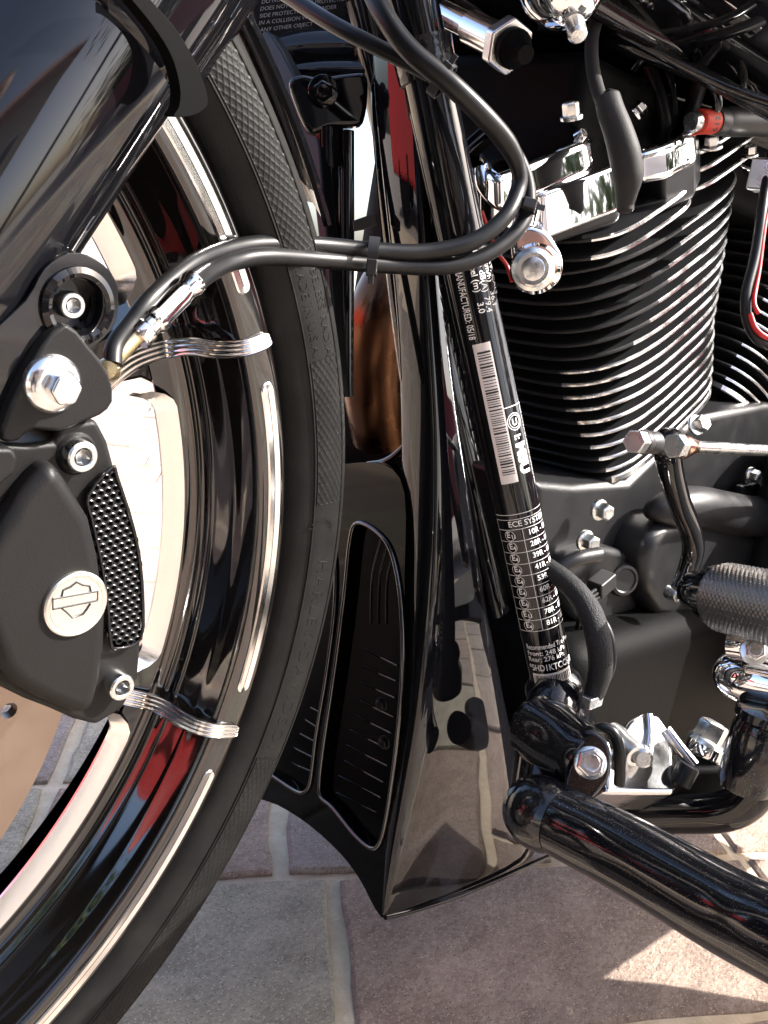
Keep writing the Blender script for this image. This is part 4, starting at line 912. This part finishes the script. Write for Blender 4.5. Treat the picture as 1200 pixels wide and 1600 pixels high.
tk = P_('fuel_tank', (.62, 0, .70))
def tank_ring(x, hw, z0, z1, n=32):
    out = []
    for i in range(n):
        a = 2 * math.pi * i / n; c, s = math.cos(a), math.sin(a); zz_ = (z0 + z1) / 2 + math.copysign(abs(s) ** .75, s) * (z1 - z0) / 2
        out.append(Vector((x, math.copysign(abs(c) ** .7, c) * hw, zz_)))
    return out
rows = [tank_ring(x, hw, z0, z1) for x, hw, z0, z1 in ((.335, .005, .70, .705), (.340, .06, .635, .77), (.36, .10, .612, .80), (.45, .135, .598, .84), (.60, .150, .592, .86), (.80, .145, .585, .84), (.92, .10, .58, .77), (.98, .06, .58, .70), (.99, .005, .63, .635))]
rows = [r + [r[0]] for r in rows]
grid('tank_shell', rows, GLOSS, tk, sub=1)
ac = P_('air_cleaner', (.70, .13, .40))
box('cover', (.71, .145, .42), (.46, .09, .40), MATTE, ac, bevel=.03, seg=3)
box('frame_infill', (.66, .03, .565), (.46, .12, .05), MATTE, ac, bevel=.01)
box('seat_post', (.95, 0, .40), (.10, .22, .40), MATTE, ac, bevel=.02)
box('primary_cover', (1.0, -.125, .29), (.56, .15, .24), POWDER, cc, bevel=.04, seg=4)
fb = P_('footboard_sun_mask', (.70, -.27, .26))
bo = [(.70, -.10), (1.05, -.10), (1.05, -.298), (.889, -.299), (.776, -.295), (.812, -.327), (.866, -.386), (.89, -.46), (.54, -.46), (.54, -.185), (.585, -.165), (.69, -.165)]  # unseen board, its outline notched so the shadow leaves a sunlit paving patch
bh = [(.722, -.302), (.735, -.311), (.745, -.301), (.732, -.294)]  # opening added to let a small spot of sun through
prism('sun_mask_board', [Vector((a, b, .268)) for a, b in bo], (0, 0, -.014), MATTE, fb, [[Vector((a, b, .268)) for a, b in bh]], bevel=.001)
box('board_bracket', (.70, -.20, .25), (.05, .10, .03), GLOSS, fb, bevel=.004)
wr = P_('wiring', D(1060, 90, .55))
random.seed(3)
for pts, d0, r, m in ([[(930, 60), (1000, 90), (1030, 150), (1045, 240)], .56, .004, SATIN], [[(1000, 20), (1060, 60), (1120, 150), (1105, 190)], .55, .0028, GLOSS], [[(1170, 20), (1110, 90), (1080, 170), (1060, 230)], .57, .005, SATIN],
                      [[(700, 190), (800, 150), (900, 140), (1010, 130)], .57, .006, SATIN], [[(720, 240), (780, 190), (860, 160), (900, 100)], .55, .004, GLOSS], [[(990, 110), (1010, 90), (1035, 100), (1050, 130), (1055, 180)], .54, .0018, GLOSSD], [[(900, 30), (990, 75), (1100, 120), (1230, 190)], .53, .0045, GLOSSD], [[(880, 10), (990, 62), (1120, 130), (1230, 170)], .515, .003, GLOSSD], [[(1140, 60), (1160, 120), (1150, 190)], .56, .003, GLOSS], [[(1040, 20), (1075, 12), (1085, 40), (1095, 50)], .54, .0014, GLOSSD]):
    tube('cable', [D(a, b, d0 + random.uniform(-.006, .006)) for a, b in pts], r, m, wr, 12, 8)
for q in ((1130, 45), (1150, 75), (1000, 50), (960, 150), (850, 120), (780, 130)):
    c = D(*q, .57); box('connector', c, (random.uniform(.02, .035), .018, random.uniform(.012, .02)), random.choice((SATIN, GLOSS, PLAST)), wr, (Vector((.9, .2, random.uniform(-.5, .1))), Vector((-.2, .9, 0)), Vector((.3, 0, .9))), .002)
sl = P_('sensor_hose', D(1140, 190, .55))
s0, s1 = D(1086, 190, .545), D(1240, 190, .60); sx = (s1 - s0).normalized()
lathe('barb', s0, sx, [(0, -.004), (.005, -.004), (.0058, 0), (.0045, .003), (.0045, .008)], ZINC, sl, 24)
rs = lathe('red_sleeve', s0, sx, [(0, .003), (.0066, .003), (.0070, .004), (.0070, .016), (.0066, .0172), (0, .0172)], REDP, sl, 32)
lathe('black_sleeve', s0, sx, [(.0060, .0165), (.0076, .0170), (.0078, .018), (.0078, .0245), (.0072, .026), (.0086, .030), (.0086, .09), (0, .09)], PLAST, sl, 32)
vd = (Vector(CAM) - s0); vd = (vd - sx * vd.dot(sx)).normalized(); sd = sx.cross(vd)
vs, f = text_mesh('613', .02); V = []
for x, y, z in vs:
    a = (x * .0062 - .006) / .0070; V.append(s0 + sx * (.0135 - y * .0062 + .0) + (vd * math.cos(a) - sd * math.sin(a) * 1) * .00712)
mk('sleeve_number', V, f, INK, sl, smooth=0)
rc = P_('rear_brake_switch_cable', D(1180, 420, .55))
tube('black_cable', [D(1205, 240, .56), D(1192, 320, .55), D(1180, 400, .545), D(1166, 460, .54), D(1168, 500, .54), D(1184, 530, .54), D(1215, 545, .545)], .0030, RUBBER, rc, 12, 8)
tube('red_lead', [D(1212, 290, .555), D(1196, 345, .547), D(1186, 420, .543), D(1178, 470, .537), D(1186, 490, .536)], .0014, REDW, rc, 10, 8)
tube('red_lead', [D(1172, 490, .536), D(1180, 512, .536), D(1196, 526, .536), D(1220, 532, .54)], .0016, REDW, rc, 10, 8)
box('zinc_block', D(1202, 276, .56), (.018, .018, .018), ZINC, rc, bevel=.0015)
tube('red_vacuum_line', [D(752, 330, .47), D(775, 390, .475), D(792, 415, .48), D(800, 440, .48)], .0011, REDW, rc, 8, 6)

# ================================================================== surroundings that the paint and chrome mirror
def thing(name, loc, label, cat):
    o = empty(name, loc); o['label'] = label; o['category'] = cat; return o
CR_ = mat('red_car_paint', (.30, .008, .010), .25, coat=.4); GLS = mat('car_glass', (.01, .012, .014), .04)
def make_car(cx, cy, dx, dy, label):  # unseen car, added as a source for the red in the reflections
    car = thing('stand_in_car', (cx, cy, 0), label, 'car'); car['group'] = 'red cars standing in for unseen red things'
    cd_ = Vector((dx, dy, 0)).normalized(); cs_ = Vector((-cd_.y, cd_.x, 0))
    def cp(u, v, z): return Vector((cx, cy, 0)) + cd_ * u + cs_ * v + Vector((0, 0, z))
    prof = [(-2.1, .30), (-2.15, .62), (-2.0, .86), (-1.2, .93), (-.55, 1.36), (.75, 1.40), (1.35, .98), (2.05, .90), (2.15, .6), (2.1, .30)]
    V = [cp(u, s * (.86 if z < 1 else .68), z) for s in (-1, 1) for u, z in prof]; n = len(prof)
    mk('body', V, [list(range(n)), [n + i for i in range(n)][::-1]] + [(i, (i + 1) % n, n + (i + 1) % n, n + i) for i in range(n)], CR_, car, bevel=.06, seg=3)
    for s in (-1, 1):
        mk('side_window', [cp(-1.0, s * .80, .96), cp(-.5, s * .70, 1.30), (cp(.7, s * .70, 1.33)), cp(1.15, s * .80, .99)], [(0, 1, 2, 3)], GLS, car, smooth=0, solid=.02)
        for u in (-1.35, 1.35): lathe('wheel', cp(u, s * .80, .32), cs_ * s, [(0, .02), (.2, .03), (.22, .06), (.31, .06), (.32, .0), (.32, -.12), (0, -.12)], MATTE, car, 32)
make_car(5.6, -3.2, .55, .83, 'unseen red car standing in for the red thing mirrored in the chrome rocker cover')
make_car(-3.0, 2.45, .55, .80, 'unseen red car standing in for the red thing mirrored in the front wheel barrel')
hs = thing('house', (-8, -9, 0), 'cream rendered house mirrored in the black paint', 'house')
hd_ = Vector((.72, -.69, 0)); hn_ = Vector((.69, .72, 0)); hc_ = Vector((-6.5, -7.5, 0))
HW = mat('cream_render', (.36, .32, .27), .85, vary=((.32, .28, .23), 3)); RF = mat('clay_roof', (.26, .10, .06), .8)
box('wall', hc_ + Vector((0, 0, 2.6)), (13, 4, 5.2), HW, hs, (hd_, hn_, Vector((0, 0, 1))), .02)
box('roof', hc_ + Vector((0, 0, 5.6)), (13.8, 5, .8), RF, hs, (hd_, hn_, Vector((0, 0, 1))), .05, taper=.6)
for u in (-5, -2.5, 0, 2.5, 5):
    for z in (1.3, 3.7):
        w_ = box('window', hc_ + hd_ * u + hn_ * 2.0 + Vector((0, 0, z)), (1.0, .10, 1.4), mat('window_white', (.7, .7, .68), .5), hs, (hd_, hn_, Vector((0, 0, 1))), .01)
        box('pane', hc_ + hd_ * u + hn_ * 2.05 + Vector((0, 0, z)), (.84, .04, 1.22), GLS, w_, (hd_, hn_, Vector((0, 0, 1))), .004)

# trees round the square
def tree_mesh(seed, rad):
    g = np.random.default_rng(seed); V, Fc = [], []
    cl = g.normal(size=(26, 3)); cl /= np.linalg.norm(cl, axis=1)[:, None]; cl *= (g.random((26, 1)) ** .4) * rad * np.array([1, 1, .85])
    for c in cl:
        for _ in range(110):
            p = c + g.normal(size=3) * rad * .20; a = g.normal(size=3); a /= np.linalg.norm(a); b = np.cross(a, g.normal(size=3)); b /= np.linalg.norm(b); s = rad * .035
            k = len(V); V += [p - a * s * 1.6, p + b * s, p + a * s * 1.6, p - b * s]; Fc.append((k, k + 1, k + 2, k + 3))
    return V, Fc
LEAF = mat('leaf_green', (.06, .10, .025), .6, vary=((.035, .065, .018), 4)); BARK = mat('bark', (.07, .05, .035), .9)
for i, (x, y, hgt, rad, lab) in enumerate([(-5.5, -5.4, 4.2, 1.5, 'leafy tree beside the cream house mirrored in the paint'), (2.6, -7.5, 5.6, 2.1, 'tall leafy tree mirrored in the chrome rocker cover'), (-8, 5, 5.5, 2.2, 'large leafy tree beyond the red car mirrored in the rim'), (8.5, -6.2, 3.0, 2.0, 'low leafy tree behind the red car mirrored in the rocker cover'), (7.0, -8.5, 3.2, 2.2, 'low spreading tree mirrored in the fins')]):
    tr = thing('tree', (x, y, 0), lab, 'tree'); tr['group'] = 'trees round the square'
    V, Fc = tree_mesh(i, rad); mk('crown', [Vector((x, y, hgt - rad * .3)) + Vector(p) for p in V], Fc, LEAF, tr, smooth=0)
    tube('trunk', [(x, y, -.02), (x + .05, y + .03, hgt * .4), (x - .04, y, hgt * .75)], [.17, .13, .05], BARK, tr, 12, 4)
# the photographer, crouching behind the camera: seen only as a dark reflection
ph = thing('person', (-.42, -.72, 0), 'crouching person in dark clothes mirrored in the rocker cover', 'person')
def skin_body(name, pts, edges, m, parent, root=0):
    me = bpy.data.meshes.new(name); o0 = Vector(pts[root][0]); me.from_pydata([Vector(p) - o0 for p, r in pts], edges, []); me.materials.append(m)
    o = link(bpy.data.objects.new(name, me), parent, o0); o.modifiers.new('skin', 'SKIN'); s = o.modifiers.new('sub', 'SUBSURF'); s.levels = 2; s.render_levels = 2
    for v, (p, r) in zip(me.skin_vertices[0].data, pts): v.radius = (r, r)
    me.skin_vertices[0].data[root].use_root = True; return o
CLO = mat('dark_clothes', (.018, .018, .022), .9); SKN = mat('skin', (.42, .25, .18), .55); HAIR = mat('dark_hair', (.02, .014, .01), .6)
bp_ = [((-.58, -.80, .36), .15), ((-.52, -.75, .55), .135), ((-.46, -.68, .74), .155), ((-.42, -.63, .84), .09),
       ((-.52, -.52, .80), .065), ((-.38, -.40, .64), .05), ((-.20, -.42, .52), .04), ((-.30, -.80, .80), .065), ((-.16, -.68, .62), .05), ((-.10, -.52, .50), .04),
       ((-.66, -.68, .34), .105), ((-.40, -.42, .42), .075), ((-.52, -.56, .06), .05), ((-.42, -.48, .045), .045), ((-.48, -.92, .34), .105), ((-.20, -.74, .42), .075), ((-.34, -.88, .06), .05), ((-.24, -.80, .045), .045)]
skin_body('clothed_body', bp_, [(0, 1), (1, 2), (2, 3), (2, 4), (4, 5), (5, 6), (2, 7), (7, 8), (8, 9), (0, 10), (10, 11), (11, 12), (12, 13), (0, 14), (14, 15), (15, 16), (16, 17)], CLO, ph)
skin_body('head', [((-.40, -.615, .86), .055), ((-.37, -.585, .95), .085), ((-.355, -.57, 1.01), .085)], [(0, 1), (1, 2)], SKN, ph)
skin_body('hair', [((-.39, -.605, .99), .088), ((-.37, -.585, 1.04), .080)], [(0, 1)], HAIR, ph)
for hx, hy, s in ((-.20, -.42, 1), (-.10, -.52, -1)):
    base = Vector((hx, hy, .52 if s > 0 else .50)); pts = [(base, .030), (base + Vector((.045, .04 * s * .2 + .01, .0)), .034)]; ed = [(0, 1)]
    for q in range(4):
        k = base + Vector((.055, .012, -.026 + .017 * q)); pts += [(k, .009), (k + Vector((.022, -.016 * s, .004)), .0085), (k + Vector((.020, -.034 * s, .004)), .0075)]; n0 = len(pts); ed += [(1, n0 - 3), (n0 - 3, n0 - 2), (n0 - 2, n0 - 1)]
    pts += [(base + Vector((.02, -.03 * s, .03)), .011), (base + Vector((.05, -.05 * s, .04)), .0095)]; n0 = len(pts); ed += [(0, n0 - 2), (n0 - 2, n0 - 1)]
    skin_body('hand', pts, ed, SKN, ph)
